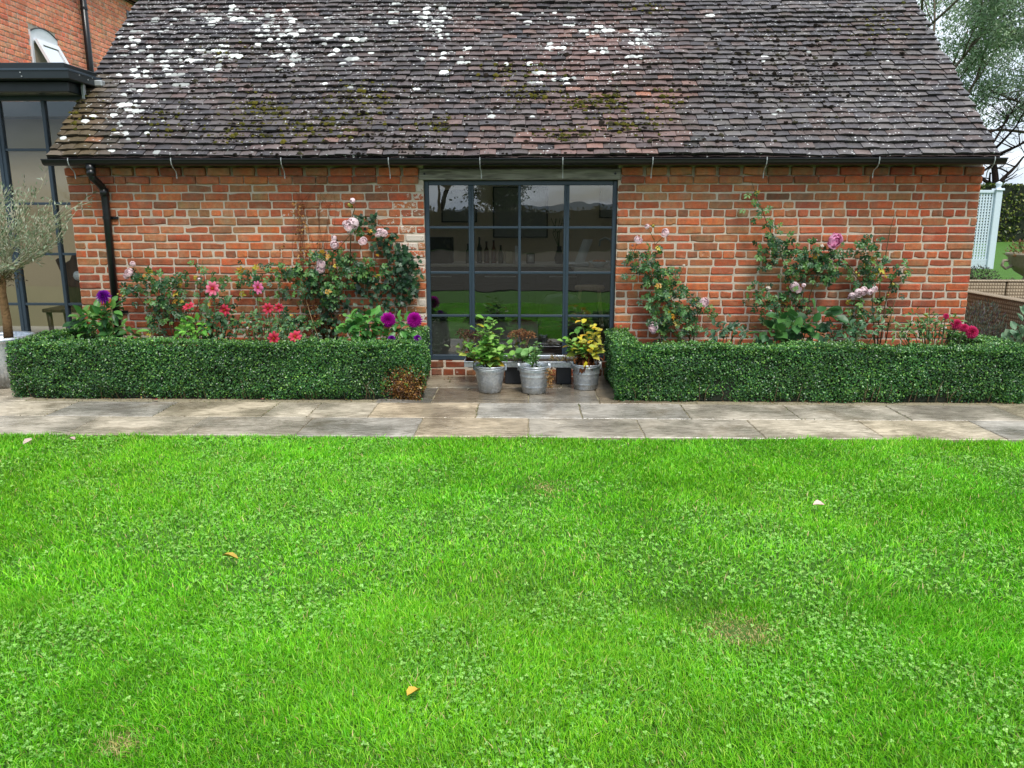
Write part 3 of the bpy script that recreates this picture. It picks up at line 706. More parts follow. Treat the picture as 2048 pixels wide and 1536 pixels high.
SPOT = [(300, 85, 60, 45, 70), (250, 110, 30, 40, 30), (360, 130, 60, 40, 40), (255, 235, 22, 40, 40), (300, 200, 50, 60, 26), (440, 112, 24, 16, 46), (470, 70, 50, 30, 30), (560, 80, 26, 36, 60), (575, 115, 24, 16, 34), (520, 40, 60, 30, 40), (420, 20, 70, 16, 30), (620, 60, 40, 40, 24), (665, 120, 30, 30, 14),
        (740, 45, 60, 30, 26), (850, 30, 50, 24, 60), (880, 75, 40, 30, 34), (700, 150, 120, 50, 24), (1190, 64, 22, 5, 26), (1280, 70, 26, 6, 24), (1290, 95, 24, 6, 22), (1115, 100, 24, 6, 20), (1200, 108, 14, 4, 10), (1080, 148, 20, 4, 10), (1140, 166, 16, 4, 8), (1275, 125, 16, 8, 10), (1000, 190, 120, 50, 20), (1240, 155, 40, 14, 10), (1100, 40, 100, 20, 20), (1700, 200, 160, 80, 10), (1500, 90, 160, 60, 6), (180, 260, 30, 26, 12), (900, 120, 30, 30, 16)]
for cx, cy_, sx, sy, cnt in SPOT:
    for _ in range(int(cnt * .5)):
        u, v = inv_roof(cx + random.gauss(0, sx * .75), min(310, cy_ + random.gauss(0, sy * .75)))
        if not (VX0 + .03 < u < VX1 - .03) or v < 0.01: continue
        r = min(.048, abs(random.gauss(.022, .013)) + .006)
        for q in range(random.choice((1, 1, 1, 2))): crust(u + q * r * 1.5 + random.gauss(0, .004), v + random.gauss(0, .004), r * random.uniform(.7, 1.1))
link('lichen', raw_mesh('lichen', lv, lf, lc_, M['lichen'], True), roof, kind='stuff')

# gutter, brackets, downpipe
def gutter_prof(r=0.052, n=10):
    return [(math.cos(math.pi + math.pi * i / n) * r, math.sin(math.pi + math.pi * i / n) * r) for i in range(n + 1)]
b = MB(); pr = gutter_prof(); inner = gutter_prof(0.046)[::-1]; ring = pr + inner; k = len(ring); vs_ = []
for x in (-4.475, 4.27): vs_ += [(x, 7.462 + p[0], 2.042 + p[1]) for p in ring]
fs = [(i, (i + 1) % k, k + (i + 1) % k, k + i) for i in range(k)] + [tuple(range(k)), tuple(range(2 * k - 1, k - 1, -1))]
b.add(vs_, fs)
for x in (-4.475, 4.27):
    b.add([(x, 7.462 + p[0], 2.042 + p[1]) for p in pr] + [(x + (.006 if x < 0 else -.006), 7.462 + p[0], 2.042 + p[1]) for p in pr], [tuple(range(11)), tuple(range(21, 10, -1))])
b.tube([(-4.475, 7.405, 2.043), (4.27, 7.405, 2.043)], 0.006, 6)
gutter = bw('gutter', b, M['black'])
for x in (-4.22, -3.27, -2.26, -1.28, -0.45, 0.30, 1.11, 2.13, 3.13, 4.15):
    b = MB(); dx = random.uniform(-.012, .012)
    pts = [(x, 7.400, 2.056), (x, 7.396, 2.03), (x, 7.406, 1.995), (x, 7.44, 1.965), (x + dx, 7.485, 1.945), (x + dx, 7.50, 1.92), (x + dx, 7.502, 1.875)]
    for (p, q) in zip(pts[:-1], pts[1:]): b.tube([p, q], 0.0046, 6)
    b.build('gutter_bracket', M['galv'], gutter)
b = MB()
b.tube([(-4.05, 7.462, 2.0), (-4.05, 7.462, 1.93)], [0.045, 0.036], 16); b.tube([(-4.05, 7.462, 1.935), (-4.048, 7.47, 1.885), (-4.035, 7.53, 1.845), (-4.025, 7.585, 1.80), (-4.02, 7.60, 1.76), (-4.02, 7.602, 1.6), (-4.03, 7.602, 0.05)], 0.034, 16)
b.tube([(-4.05, 7.462, 1.955), (-4.05, 7.462, 1.90)], 0.040, 16); b.tube([(-4.021, 7.60, 1.79), (-4.02, 7.602, 1.72)], 0.040, 16)
pipe = bw('downpipe', b, M['black'], None, True)
for z in (1.52, 0.62):
    b = MB(); b.tube([(-4.022, 7.602, z - .015), (-4.022, 7.602, z + .015)], 0.039, 16); b.bbox(-4.022, -3.93, 7.628, 7.645, z - .012, z + .012, .002); b.build('pipe_clip', M['black'], pipe)

# ------------------------------------------------------------------ room behind the barn window
b = MB(); b.box(-3.6, 3.6, 7.96, 12.6, 0.02, 0.08); b.build('kitchen_floor', M['floor'], kind='structure')
b = MB()
b.box(-3.6, 3.6, 11.75, 11.85, 0.08, 3.35); 
for q0 in (-3.7, 3.6):
    pg = [(7.955, .08), (11.85, .08), (11.85, 3.3), (roof_pt(0, vr, -.11)[1], roof_pt(0, vr, -.11)[2] - .05), (7.955, 2.36)]
    b.add([(q0, *p) for p in pg] + [(q0 + .1, *p) for p in pg], [(0, 1, 2, 3, 4), (9, 8, 7, 6, 5)] + [(i, (i + 1) % 5, 5 + (i + 1) % 5, 5 + i) for i in range(5)])
b.box(-3.6, OX0 - .004, 7.952, 7.962, 0.08, 2.36); b.box(OX1 + .004, 3.6, 7.952, 7.962, 0.08, 2.36); b.box(OX0 - .004, OX1 + .004, 7.952, 7.962, OZ1 + .01, 2.36)
p0, p1 = roof_pt(0, .72, -.10), roof_pt(0, vr - .02, -.10)
b.add([(-3.6, p0[1], p0[2]), (3.6, p0[1], p0[2]), (3.6, p1[1], p1[2]), (-3.6, p1[1], p1[2])], [(0, 1, 2, 3)])
b.build('kitchen_wall', M['plaster'], kind='structure')
# ------------------------------------------------------------------ main house: end wall facing the barn
HX = -7.5
house = empty('brick_house', (HX, 13.5, 0), label='tall orange brick house wall at far left with a small arched window', cat='house')
def hs(name, mb, mat, parent=None, smooth_=False, **tg):
    o = mb.build(name, mat, parent or house, smooth_, **tg)
    if parent is None: o.location = (-HX, -13.5, 0)
    return o
b = MB(); b.box(HX - 6, HX - 0.004, 10.3, 19.5, -0.1, 5.55); hw = hs('wall', b, M['mortar'])
to_house = lambda u, d, w: (HX + d, u, w)
WY0, WY1, WZ0, WZ1 = 12.5, 13.2, 3.62, 4.33
hb = []
for r in range(0, 70):
    z1 = 5.42 - r * CH - .005; z0 = z1 - CH + .010
    if z0 < 2.9: break
    for u0, u1 in lay(10.8, 17.6, 'H' if r % 2 else 'S'):
        if z1 > WZ0 and z0 < WZ1 - 0.04 and u1 > WY0 and u0 < WY1:
            if u0 < WY0 - .03: u1 = WY0
            elif u1 > WY1 + .03: u0 = WY1
            else: continue
        hb.append((u0, u1, z0, z1, 0.004 + random.uniform(-.002, .003), pick(H_COL, 1.5, .45) + (random.choice((0, 0, .1)),)))
def seen_h(q):
    return 11.6 < q[0] and q[1] < 16.5 and q[2] > 3.5 + (q[0] - 11.6) * 0.10 and q[3] < min(5.4, 4.62 + (q[0] - 11.7) * 0.24)
cand = sorted([i for i, q in enumerate(hb) if seen_h(q)], key=lambda i: -(hb[i][1] - hb[i][0]) / hb[i][0] ** 2)
single = set(cand[:300]); mass = MB()
for i, q in enumerate(hb):
    m = MB() if i in single else mass
    brick_shape(m, *q, to_house)
    if i in single: m.build('brick', M['brick'], hw)
mass.build('brickwork', M['brick'], hw, kind='stuff')
# arched white window, sash tilted out
def arch(y, s=0.0): t_ = (y - (WY0 + WY1) / 2) / ((WY1 - WY0) / 2); return WZ1 - 0.10 - s + 0.10 * (1 - t_ * t_)
b = MB(); n = 12; ys = [WY0 + (WY1 - WY0) * i / n for i in range(n + 1)]
vs_ = []
for xx in (HX + 0.02, HX - 0.05):
    vs_ += [(xx, y, WZ0) for y in ys] + [(xx, y, arch(y)) for y in ys] + [(xx, y, WZ0) for y in ys]
k = 3 * (n + 1)
# jambs and head as separate bars
b.bbox(HX - .05, HX + .022, WY0, WY0 + 0.06, WZ0, arch(WY0 + .05), .004); b.bbox(HX - .05, HX + .022, WY1 - .06, WY1, WZ0, arch(WY1 - .05), .004); b.bbox(HX - .05, HX + .03, WY0 - .01, WY1 + .01, WZ0 - .04, WZ0 + .02, .004)
vs_ = [(HX + .020, y, arch(y)) for y in ys] + [(HX + .020, y, WZ1 - 0.24) for y in ys]
b.add(vs_, [(i, i + 1, n + 2 + i, n + 1 + i) for i in range(n)])
b.bbox(HX - .05, HX + .03, WY0 + .06, WY1 - .06, WZ1 - .22, WZ1 - .19, .003)
hwin = hs('window', b, M['white'])
sash_h = 0.50; ang = R(27); zt = WZ1 - 0.2
def sash(y, h, o): return (HX + 0.035 + math.sin(ang) * h + o * math.cos(ang), y, zt - math.cos(ang) * h + o * math.sin(ang))
def sash_bar(m, y0, y1, h0, h1, t0=0.0, t1=0.04):
    a = [sash(y, h, o) for o in (t0, t1) for h in (h0, h1) for y in (y0, y1)]
    m.add(a, [(0, 2, 3, 1), (4, 5, 7, 6), (0, 1, 5, 4), (2, 6, 7, 3), (0, 4, 6, 2), (1, 3, 7, 5)])
b = MB(); sash_bar(b, WY0 + .06, WY0 + .14, 0, sash_h); sash_bar(b, WY1 - .14, WY1 - .06, 0, sash_h); sash_bar(b, WY0 + .14, WY1 - .14, 0.0, .08); sash_bar(b, WY0 + .14, WY1 - .14, sash_h - .08, sash_h)
b.build('sash', M['white'], hwin)
b = MB(); sash_bar(b, WY0 + .14, WY1 - .14, .08, sash_h - .08, .018, .024); b.build('pane', glass_mat('sash_glass', 6.0, (0.7, 0.75, 0.75)), hwin)
b = MB(); b.box(HX - .049, HX - .006, WY0 + .06, WY1 - .06, WZ0 + .02, WZ1 - .19); b.build('window_reveal', M['black'], hwin)
b = MB()
for i in range(n):     # soldier arch of brick-on-end is the dark drip line above the frame
    b.add([(HX + .0, ys[i], arch(ys[i]) + .004), (HX, ys[i + 1], arch(ys[i + 1]) + .004), (HX + .03, ys[i + 1], arch(ys[i + 1]) + .004), (HX + .03, ys[i], arch(ys[i]) + .004), (HX, ys[i], arch(ys[i]) + .016), (HX, ys[i + 1], arch(ys[i + 1]) + .016), (HX + .03, ys[i + 1], arch(ys[i + 1]) + .016), (HX + .03, ys[i], arch(ys[i]) + .016)],
          [(0, 1, 2, 3), (4, 7, 6, 5), (3, 2, 6, 7)])
b.build('drip_mould', M['black'], hwin)
b = MB(); b.tube([(HX + .09, 13.97, 5.5), (HX + .09, 13.99, 2.6)], 0.052, 16); hp = hs('downpipe', b, M['black'], None, True)
b = MB()
for z in (4.9, 3.4): b.tube([(HX + .09, 13.98, z - .02), (HX + .09, 13.98, z + .02)], 0.06, 14)
b.build('pipe_clip', M['black'], hp)
b = MB(); b.bbox(HX, HX + .012, 15.62, 15.80, 5.04, 5.27, .004); hs('air_vent', b, M['black'])
b = MB(); b.tube([(HX + .12, 10.2, 5.50), (HX + .12, 19.6, 5.50)], 0.06, 12); b.box(HX - .1, HX + .06, 10.2, 19.6, 5.43, 5.56); hs('gutter', b, M['black'])
b = MB(); 
b.add([(HX + .18, 10.1, 5.54), (HX + .18, 19.7, 5.54), (HX - 3, 19.7, 7.6), (HX - 3, 10.1, 7.6), (HX - 6.2, 10.1, 5.54), (HX - 6.2, 19.7, 5.54)], [(0, 1, 2, 3), (3, 2, 5, 4), (0, 3, 4), (1, 5, 2)], lin(110, 70, 58, .8))
hs('roof', b, M['tile'])

# ------------------------------------------------------------------ glass link between house and barn
GY_ = 8.2
gl = empty('glass_link', (-5.9, GY_, 0), label='dark framed glass link building with flat canopy roof beside the barn', cat='glass extension')
def gk(name, mb, mat, parent=None, **tg):
    o = mb.build(name, mat, parent or gl, **tg)
    if parent is None: o.location = (5.9, -GY_, 0)
    return o
b = MB(); b.bbox(-7.45, -4.33, 7.76, 8.42, 2.80, 2.885, .006); b.bbox(-7.45, -4.40, 7.83, 8.42, 2.886, 2.955, .005); b.box(-7.45, -4.41, 8.42, 8.8, 2.76, 2.94); b.box(-7.45, -4.41, 10.3, 10.8, 2.76, 2.94); b.box(-7.45, -7.1, 8.8, 10.3, 2.76, 2.94); b.box(-4.8, -4.41, 8.8, 10.3, 2.76, 2.94); b.bbox(-7.42, -4.42, 7.9, 8.4, 2.70, 2.80, .01)  # unseen roof opening behind the canopy front, added to light the link interior
can = gk('canopy', b, M['fascia'])
b = MB(); b.bbox(-7.45, -4.336, 7.752, 7.76, 2.872, 2.892, .002); b.bbox(-4.336, -4.326, 7.752, 8.36, 2.872, 2.892, .002); gk('trim', b, M['frame'], can)
b = MB(); b.bbox(-4.36, -4.26, 8.22, 8.30, 2.80, 2.86, .01); b.bbox(-4.40, -4.37, 8.08, 8.12, 2.66, 2.80, .004); gk('lead_flashing', M and b, M['galv'], can)
b = MB()
for x, y, z in ((-4.78, 7.755, 2.855), (-4.77, 7.755, 2.82)): b.tube([(x, y - .004, z), (x, y + .003, z)], .006, 8)
for y, z in ((7.95, 2.86), (8.1, 2.84), (8.18, 2.87)): b.tube([(-4.332, y, z), (-4.325, y, z)], .006, 8)
gk('rivet', b, M['galv'], can)
b = MB(); b.bbox(-7.45, -4.42, GY_ - .03, GY_ + .03, 2.66, 2.76, .005); b.bbox(-7.45, -4.42, GY_ - .03, GY_ + .03, 0.0, 0.08, .005)
fr = gk('glazing_frame', b, M['frame'])
GXS = [-7.23, -6.755, -6.28, -5.805, -5.33, -4.855, -4.43]; GZS = [0.08, 0.63, 1.15, 1.66, 2.19, 2.66]
for i, x in enumerate(GXS):
    w = 0.038 if x in (-5.33, -7.23) else 0.018
    b = MB(); b.bbox(x - w, x + w, GY_ - .028, GY_ + .028, .08, 2.66, .004)
    if w > .03: b.bbox(x - .004, x + .004, GY_ - .036, GY_ - .028, .08, 2.66, .001)
    b.build('mullion', M['frame'], fr)
for z in GZS[1:-1]:
    for x0, x1 in zip(GXS[:-1], GXS[1:]):
        b = MB(); b.bbox(x0 + .018, x1 - .018, GY_ - .02, GY_ + .02, z - .013, z + .013, .003); b.build('glazing_bar', M['frame'], fr)
for x0, x1 in zip(GXS[:-1], GXS[1:]):
    for z0, z1 in zip(GZS[:-1], GZS[1:]):
        b = MB(); tl = random.uniform(-.001, .001); b.add([(x0, GY_ - .003 + tl, z0), (x1, GY_ - .003 - tl, z0), (x1, GY_ - .003 - tl, z1), (x0, GY_ - .003 + tl, z1), (x0, GY_ + .003 + tl, z0), (x1, GY_ + .003 - tl, z0), (x1, GY_ + .003 - tl, z1), (x0, GY_ + .003 + tl, z1)],
              [(0, 1, 2, 3), (4, 7, 6, 5), (0, 4, 5, 1), (1, 5, 6, 2), (2, 6, 7, 3), (3, 7, 4, 0)]); b.build('pane', M['glass2'], fr)
b = MB(); b.box(-5.28, -5.0, GY_ - .055, GY_ - .031, .09, 1.1)
b = MB(); b.box(-7.45, -4.40, GY_ + .04, 10.8, 0.0, 0.06); gk('link_floor', b, M['floor'])
b = MB(); b.box(-7.45, -4.40, 10.6, 10.7, 0.06, 2.76); gk('link_back_wall', b, M['cream'])
b = MB(); b.box(-7.5, -7.42, GY_ + .04, 10.6, 0.06, 2.76); gk('link_side_wall', b, M['cream'])
b = MB(); b.box(-4.72, -4.41, GY_ + .25, 10.55, 0.06, 2.76)
# ------------------------------------------------------------------ leaves
def norm(a): return a / (np.linalg.norm(a, axis=-1, keepdims=True) + 1e-9)
def rand_unit(n): return norm(rng.normal(size=(n, 3)))
LEAF = {
 'diamond': (np.array([[0, 0, 0], [.5, .5, .10], [0, 1, -.05], [-.5, .5, .10]]), np.array([[0, 1, 2], [0, 2, 3]])),
 'oval': (np.array([[0, 0, 0], [.36, .22, .05], [.5, .52, .07], [.28, .82, .02], [0, 1, -.14], [-.28, .82, .02], [-.5, .52, .07], [-.36, .22, .05], [0, .45, -.03]]),
          np.array([[0, 1, 8], [1, 2, 8], [2, 3, 8], [3, 4, 8], [4, 5, 8], [5, 6, 8], [6, 7, 8], [7, 0, 8]])),
 'lance': (np.array([[0, 0, 0], [.5, .35, .06], [.3, .72, .0], [0, 1, -.12], [-.3, .72, .0], [-.5, .35, .06]]), np.array([[0, 1, 2], [0, 2, 3], [0, 3, 4], [0, 4, 5]])),
 'ivy': (np.array([[0, 0, 0], [.28, -.08, .02], [.55, .22, .0], [.30, .38, .05], [.42, .66, -.02], [.16, .62, .03], [0, 1, -.08], [-.16, .62, .03], [-.42, .66, -.02], [-.30, .38, .05], [-.55, .22, 0], [-.28, -.08, .02], [0, .35, .0]]),
         np.array([[i, (i + 1) % 12, 12] for i in range(12)])),
}
def leaves(P, D, Nn, Ls, Ws, cols, shape='diamond', var=0.0):
    """batch of leaves -> V, F, C ; P base, D along the blade, Nn face normal"""
    tv_, tf = LEAF[shape]; n = len(P); D = norm(D); S = norm(np.cross(D, Nn)); Z = np.cross(S, D)
    V = P[:, None, :] + tv_[None, :, 1, None] * (Ls[:, None, None] * D[:, None, :]) + tv_[None, :, 0, None] * (Ws[:, None, None] * S[:, None, :]) + tv_[None, :, 2, None] * (Ls[:, None, None] * Z[:, None, :])
    k = len(tv_); F = (np.arange(n) * k)[:, None, None] + tf[None]
    C = np.repeat(cols[:, None, :], k, 1)
    return V.reshape(-1, 3), F.reshape(-1, 3), C.reshape(-1, cols.shape[1])
def cat_leaves(parts):
    vs_, fs, cs, o = [], [], [], 0
    for V, F, C in parts: vs_.append(V); fs.append(F + o); cs.append(C); o += len(V)
    return np.concatenate(vs_), np.concatenate(fs), np.concatenate(cs)
def palette(n, cols, k=1.0, jit=0.18, weights=None):
    c = np.array([lin(*q) for q in cols]) * k; w = None if weights is None else np.array(weights) / sum(weights)
    i = rng.choice(len(c), n, p=w); v = c[i] * (1 + rng.uniform(-jit, jit, (n, 1))); v[:, 0] *= 1 + rng.uniform(-.1, .1, n); return v

# ------------------------------------------------------------------ clipped box hedges
def box_hedge(name, boxes, label, brown=None, dens=17000):
    root = empty(name, (boxes[0][0], boxes[0][2], 0), label=label, cat='hedge', group='clipped box hedges edging the beds')
    off = np.array(root.location)
    b = MB()
    for x0, x1, y0, y1, z0, z1 in boxes:
        b.box(x0 + .045 - off[0], x1 - .045 - off[0], y0 + .045 - off[1], y1 - .045 - off[1], 0.0, z1 - .045)
    b.build('core', M['core'], root)
    pn = VN(17 + int(abs(boxes[0][0]) * 10)); PP, NN = [], []
    for bi, (x0, x1, y0, y1, z0, z1) in enumerate(boxes):
        fx, fy, fz = x1 - x0, y1 - y0, z1 - z0
        for (nrm, area) in (((0, -1, 0), fx * fz), ((0, 1, 0), fx * fz * .5), ((-1, 0, 0), fy * fz), ((1, 0, 0), fy * fz), ((0, 0, 1), fx * fy * 1.25)):
            n = int(area * dens); u = rng.random((n, 3)); p = np.array([x0, y0, z0]) + u * np.array([fx, fy, fz]); nv = np.array(nrm, float)
            ax = int(np.argmax(np.abs(nv))); p[:, ax] = (x1, y1, z1)[ax] if nv[ax] > 0 else (x0, y0, z0)[ax]
            ok = np.ones(n, bool)
            for bj, (a0, a1, c0, c1, e0, e1) in enumerate(boxes):
                if bj != bi: ok &= ~((p[:, 0] > a0 + .01) & (p[:, 0] < a1 - .01) & (p[:, 1] > c0 + .01) & (p[:, 1] < c1 - .01))
            p = p[ok]; n = len(p)
            h = pn(p[:, 0] * 5 + p[:, 1] * 3, p[:, 2] * 6 + p[:, 1] * 2) - .5 + .5 * (pn(p[:, 0] * 15, p[:, 2] * 15 + p[:, 1] * 12) - .5)
            # rounded shoulders, slightly tucked foot
            top = smooth(z1 - .06, z1, p[:, 2]); inset = top * .018 * (nv[2] == 0) + smooth(.10, .0, p[:, 2]) * .03 * (nv[2] == 0)
            depth = np.abs(rng.normal(0, .017, n)) + inset - h * .06 - .03 * (pn(p[:, 0] * 1.6 + 9, p[:, 1] * 1.6 + 5) - .5)
            p = p - nv * depth[:, None]
            PP.append(p); NN.append(np.repeat(nv[None], n, 0))
    P = np.concatenate(PP); Nv = np.concatenate(NN); n = len(P)
    Nn = norm(Nv * .75 + rand_unit(n) * .85 + np.array([0, -.1, .35])); D = norm(rand_unit(n) + Nv * .35 + np.array([0, 0, .25]))
    D = norm(D - Nn * (D * Nn).sum(1, keepdims=True))
    cols = palette(n, [(62, 108, 48), (50, 94, 46), (76, 122, 54), (38, 76, 44), (112, 156, 66)], 1.12, .34, [4, 4, 2.5, 3, 1.0])
    patch = pn(P[:, 0] * 2.2 + 40, P[:, 2] * 4 + P[:, 1] * 2 + 11); cols *= (0.62 + .76 * patch)[:, None]
    young = rng.random(n) < (.05 + .28 * (Nv[:, 2] > .5)); cols[young] = palette(young.sum(), [(96, 150, 58), (112, 160, 64)], .8)
    if brown is not None:
        bx, by, bz, br = brown; m = (np.linalg.norm((P - np.array([bx, by, bz])) * np.array([1, .6, 1]), axis=1) < br * (0.6 + .8 * rng.random(n)))
        cols[m] = palette(m.sum(), [(150, 104, 50), (120, 80, 40), (176, 132, 66), (92, 62, 36)], .8)
    Ls = rng.uniform(.013, .023, n); V, F, C = leaves(P, D, Nn, Ls, Ls * .72, cols)
    link('foliage', raw_mesh('foliage', V - off, F, C, M['box_leaf']), root, kind='stuff')
    # stray shoots that escaped the shears
    k = 150; bi = rng.integers(0, len(boxes), k); sp = []; sdv = []
    for q in range(k):
        x0, x1, y0, y1, z0, z1 = boxes[bi[q]] if rng.random() < .4 else boxes[0]; t_ = rng.random() < .6
        sp.append((rng.uniform(x0 + .02, x1 - .02), rng.uniform(y0, y1) if t_ else y0, z1 if t_ else rng.uniform(.1, z1))); sdv.append((rng.normal(0, .4), rng.normal(-.2, .3) if t_ else -1, 1 if t_ else .5))
    sp = np.repeat(np.array(sp), 7, 0); sdv = norm(np.repeat(np.array(sdv), 7, 0)); tt = np.tile(np.linspace(-.01, .035, 7), k)[:, None] * np.repeat(rng.uniform(.5, 1.3, (k, 1)), 7, 0); P2 = sp + sdv * tt
    V, F, C = leaves(P2, norm(sdv + rand_unit(len(P2)) * 1.0), rand_unit(len(P2)) + np.array([0, -.4, .6]), rng.uniform(.014, .024, len(P2)), rng.uniform(.009, .015, len(P2)), palette(len(P2), [(104, 152, 62), (86, 134, 56), (122, 164, 74)], .9))
    link('stray_shoots', raw_mesh('stray_shoots', V - off, F, C, M['box_leaf']), root, kind='stuff')
    # a few bare twigs showing near the foot
    b = MB()
    for _ in range(26):
        x0, x1, y0, y1, z0, z1 = boxes[0]; x = random.uniform(x0 + .1, x1 - .1) - off[0]; y = y0 - off[1] + random.uniform(-.004, .02); z = random.uniform(.0, .08)
        b.tube([(x, y + .03, 0), (x + random.uniform(-.02, .02), y, z + .06), (x + random.uniform(-.05, .05), y - .004, z + .12)], [.0035, .003, .001], 5, lin(128, 110, 84, .7))
    b.build('twig', M['stem'], root, kind='stuff')
    return root
box_hedge('box_hedge', [(-4.42, -0.92, 6.555, 6.80, 0.0, 0.472), (-1.16, -0.965, 6.56, 7.60, 0.0, 0.472), (-4.46, -4.25, 6.57, 7.60, 0.0, 0.472)],
          'low clipped box hedge left of the window with a brown dead patch at its foot', (-1.05, 6.56, .09, .17))
box_hedge('box_hedge', [(0.735, 4.17, 6.545, 6.79, 0.0, 0.468), (0.735, 0.95, 6.545, 7.60, 0.0, 0.468), (3.98, 4.22, 6.55, 7.58, 0.0, 0.468)],
          'low clipped box hedge right of the window, green to the ground')

# ------------------------------------------------------------------ lawn: grass blades and clover
gv = [VN(s) for s in range(40, 48)]
def clover_field(x, y):
    return smooth(.50, .74, .45 * gv[0](x * 1.05 + 20, y * 1.05 + 20) + .55 * gv[1](x * 3.4 + 7, y * 3.4 + 9) + .06 * smooth(1.0, -2.0, x) + .05 * smooth(4, 2, y))
def in_view(x, y, mx=0.55, my=.35):
    return (np.abs(x + .02 * y) < (.66 * y + mx + .45)) & (y > 1.35)
def grass(n_try, y0, y1, wid, hgt, width):
    y = rng.uniform(y0, y1, n_try); x = rng.uniform(-wid, wid, n_try); m = in_view(x, y); x, y = x[m], y[m]
    cf = clover_field(x, y); keep = rng.random(len(x)) > cf * .45; x, y, cf = x[keep], y[keep], cf[keep]
    bare = np.exp(-(((x - .81) / .12) ** 2 + ((y - 2.77) / .095) ** 2)) + .8 * np.exp(-(((x + 1.22) / .06) ** 2 + ((y - 2.07) / .05) ** 2)) + .5 * np.exp(-(((x - .1) / .10) ** 2 + ((y - 4.4) / .12) ** 2))
    keep = rng.random(len(x)) > bare * .12; x, y, bare, cf = x[keep], y[keep], bare[keep], cf[keep]; n = len(x)
    ed = y < 5.425 + .09 * (gv[7](x * 7, x * 2.3 + 4) - .4); x, y, bare, cf = x[ed], y[ed], bare[ed], cf[ed]; n = len(x)
    tuft = gv[2](x * 2.0 + 3, y * 2.0 + 3); tuft2 = gv[3](x * 6 + 13, y * 6 + 3)
    h = hgt * (.60 + .45 * tuft + .65 * tuft2) * rng.uniform(.55, 1.35, n) * (1 - .55 * np.clip(bare, 0, 1))
    comb = 2 * np.pi * gv[4](x * .8 + 5, y * .8 + 5) * 1.5; az = comb + rng.normal(0, 1.7, n); lean = np.abs(rng.normal(.55, .35, n)) + .1
    d = np.stack([np.cos(az), np.sin(az)], 1); s = np.stack([-d[:, 1], d[:, 0]], 1); yaw = rng.uniform(-1, 1, n); s = np.stack([s[:, 0] * np.cos(yaw) - s[:, 1] * np.sin(yaw), s[:, 0] * np.sin(yaw) + s[:, 1] * np.cos(yaw)], 1)
    w = width * rng.uniform(.7, 1.3, n); z0 = ground_z(x, np.minimum(y, 5.43)) - .002
    base = np.stack([x, y, z0], 1)
    def lvl(t, wk):
        r = h * lean * t ** 1.8; z = h * (t - .28 * lean * t * t); c = base + np.stack([d[:, 0] * r, d[:, 1] * r, z], 1)
        e = np.stack([s[:, 0] * w * wk, s[:, 1] * w * wk, np.zeros(n)], 1); return c - e, c + e
    a0, a1 = lvl(0., .5); b0, b1 = lvl(.55, .45); c0, _ = lvl(1., 0.)
    V = np.stack([a0, a1, b1, b0, c0], 1).reshape(-1, 3); k = np.arange(n) * 5
    F = np.concatenate([np.stack([k, k + 1, k + 2], 1), np.stack([k, k + 2, k + 3], 1), np.stack([k + 3, k + 2, k + 4], 1)])
    cols = palette(n, [(120, 194, 28), (106, 186, 26), (134, 204, 36), (88, 168, 28), (160, 214, 66)], 1.06, .28, [4, 4, 3, 2.5, 1.2])
    big = gv[5](x * .7 + 2, y * .7 + 8); cols[:, 0] *= (.88 + .26 * big); cols *= (.84 + .34 * gv[6](x * 4.5, y * 4.5 + 3))[:, None]
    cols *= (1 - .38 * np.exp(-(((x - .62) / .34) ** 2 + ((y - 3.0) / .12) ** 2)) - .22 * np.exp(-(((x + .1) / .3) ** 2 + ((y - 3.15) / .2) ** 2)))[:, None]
    dry = rng.random(n) < (.025 + 1.1 * np.clip(bare, 0, 1)); cols[dry] = palette(dry.sum(), [(226, 206, 150), (204, 182, 120), (186, 176, 104)], .95)
    return V, F, np.repeat(cols[:, None], 5, 1).reshape(-1, 3)
g = cat_leaves([grass(400000, 1.35, 3.0, 3.05, .027, .0029), grass(335000, 3.0, 5.47, 4.8, .028, .0046)])
link('grass', raw_mesh('grass', *g, M['grass']), kind='stuff', label='bright green mown lawn grass in front of the paving', cat='grass')
# clover
def clover(n_try, y0, y1, wid, size):
    y = rng.uniform(y0, y1, n_try); x = rng.uniform(-wid, wid, n_try); m = in_view(x, y) & (y < 5.42); x, y = x[m], y[m]
    keep = rng.random(len(x)) < (clover_field(x, y) * .55 + .03) * (1 - np.exp(-(((x - .81) / .16) ** 2 + ((y - 2.77) / .13) ** 2))); x, y = x[keep], y[keep]; n = len(x)
    z = ground_z(x, y) + rng.uniform(.004, .024, n); c = np.stack([x, y, z], 1); out = []
    a0 = rng.uniform(0, 6.28, n); tl = norm(np.stack([rng.normal(0, .35, n), rng.normal(-.12, .35, n), np.ones(n)], 1)); sz = size * rng.uniform(.7, 1.3, n)
    cols = palette(n, [(132, 196, 72), (144, 206, 86), (118, 184, 62), (160, 212, 102)], .86, .22)
    for k in range(3):
        a = a0 + k * 2.094; D = np.stack([np.cos(a), np.sin(a), np.zeros(n)], 1); D = norm(D - tl * (D * tl).sum(1, keepdims=True) + tl * .15)
        out.append(leaves(c, D, tl, sz, sz * .95, cols * rng.uniform(.9, 1.1, (n, 1))))
    return cat_leaves(out)
g = cat_leaves([clover(66000, 1.35, 3.0, 2.9, .0076), clover(80000, 3.0, 5.42, 4.7, .0088)])
link('clover', raw_mesh('clover', *g, M['leaf']), kind='stuff', label='patches of small white clover leaves in the lawn', cat='clover')

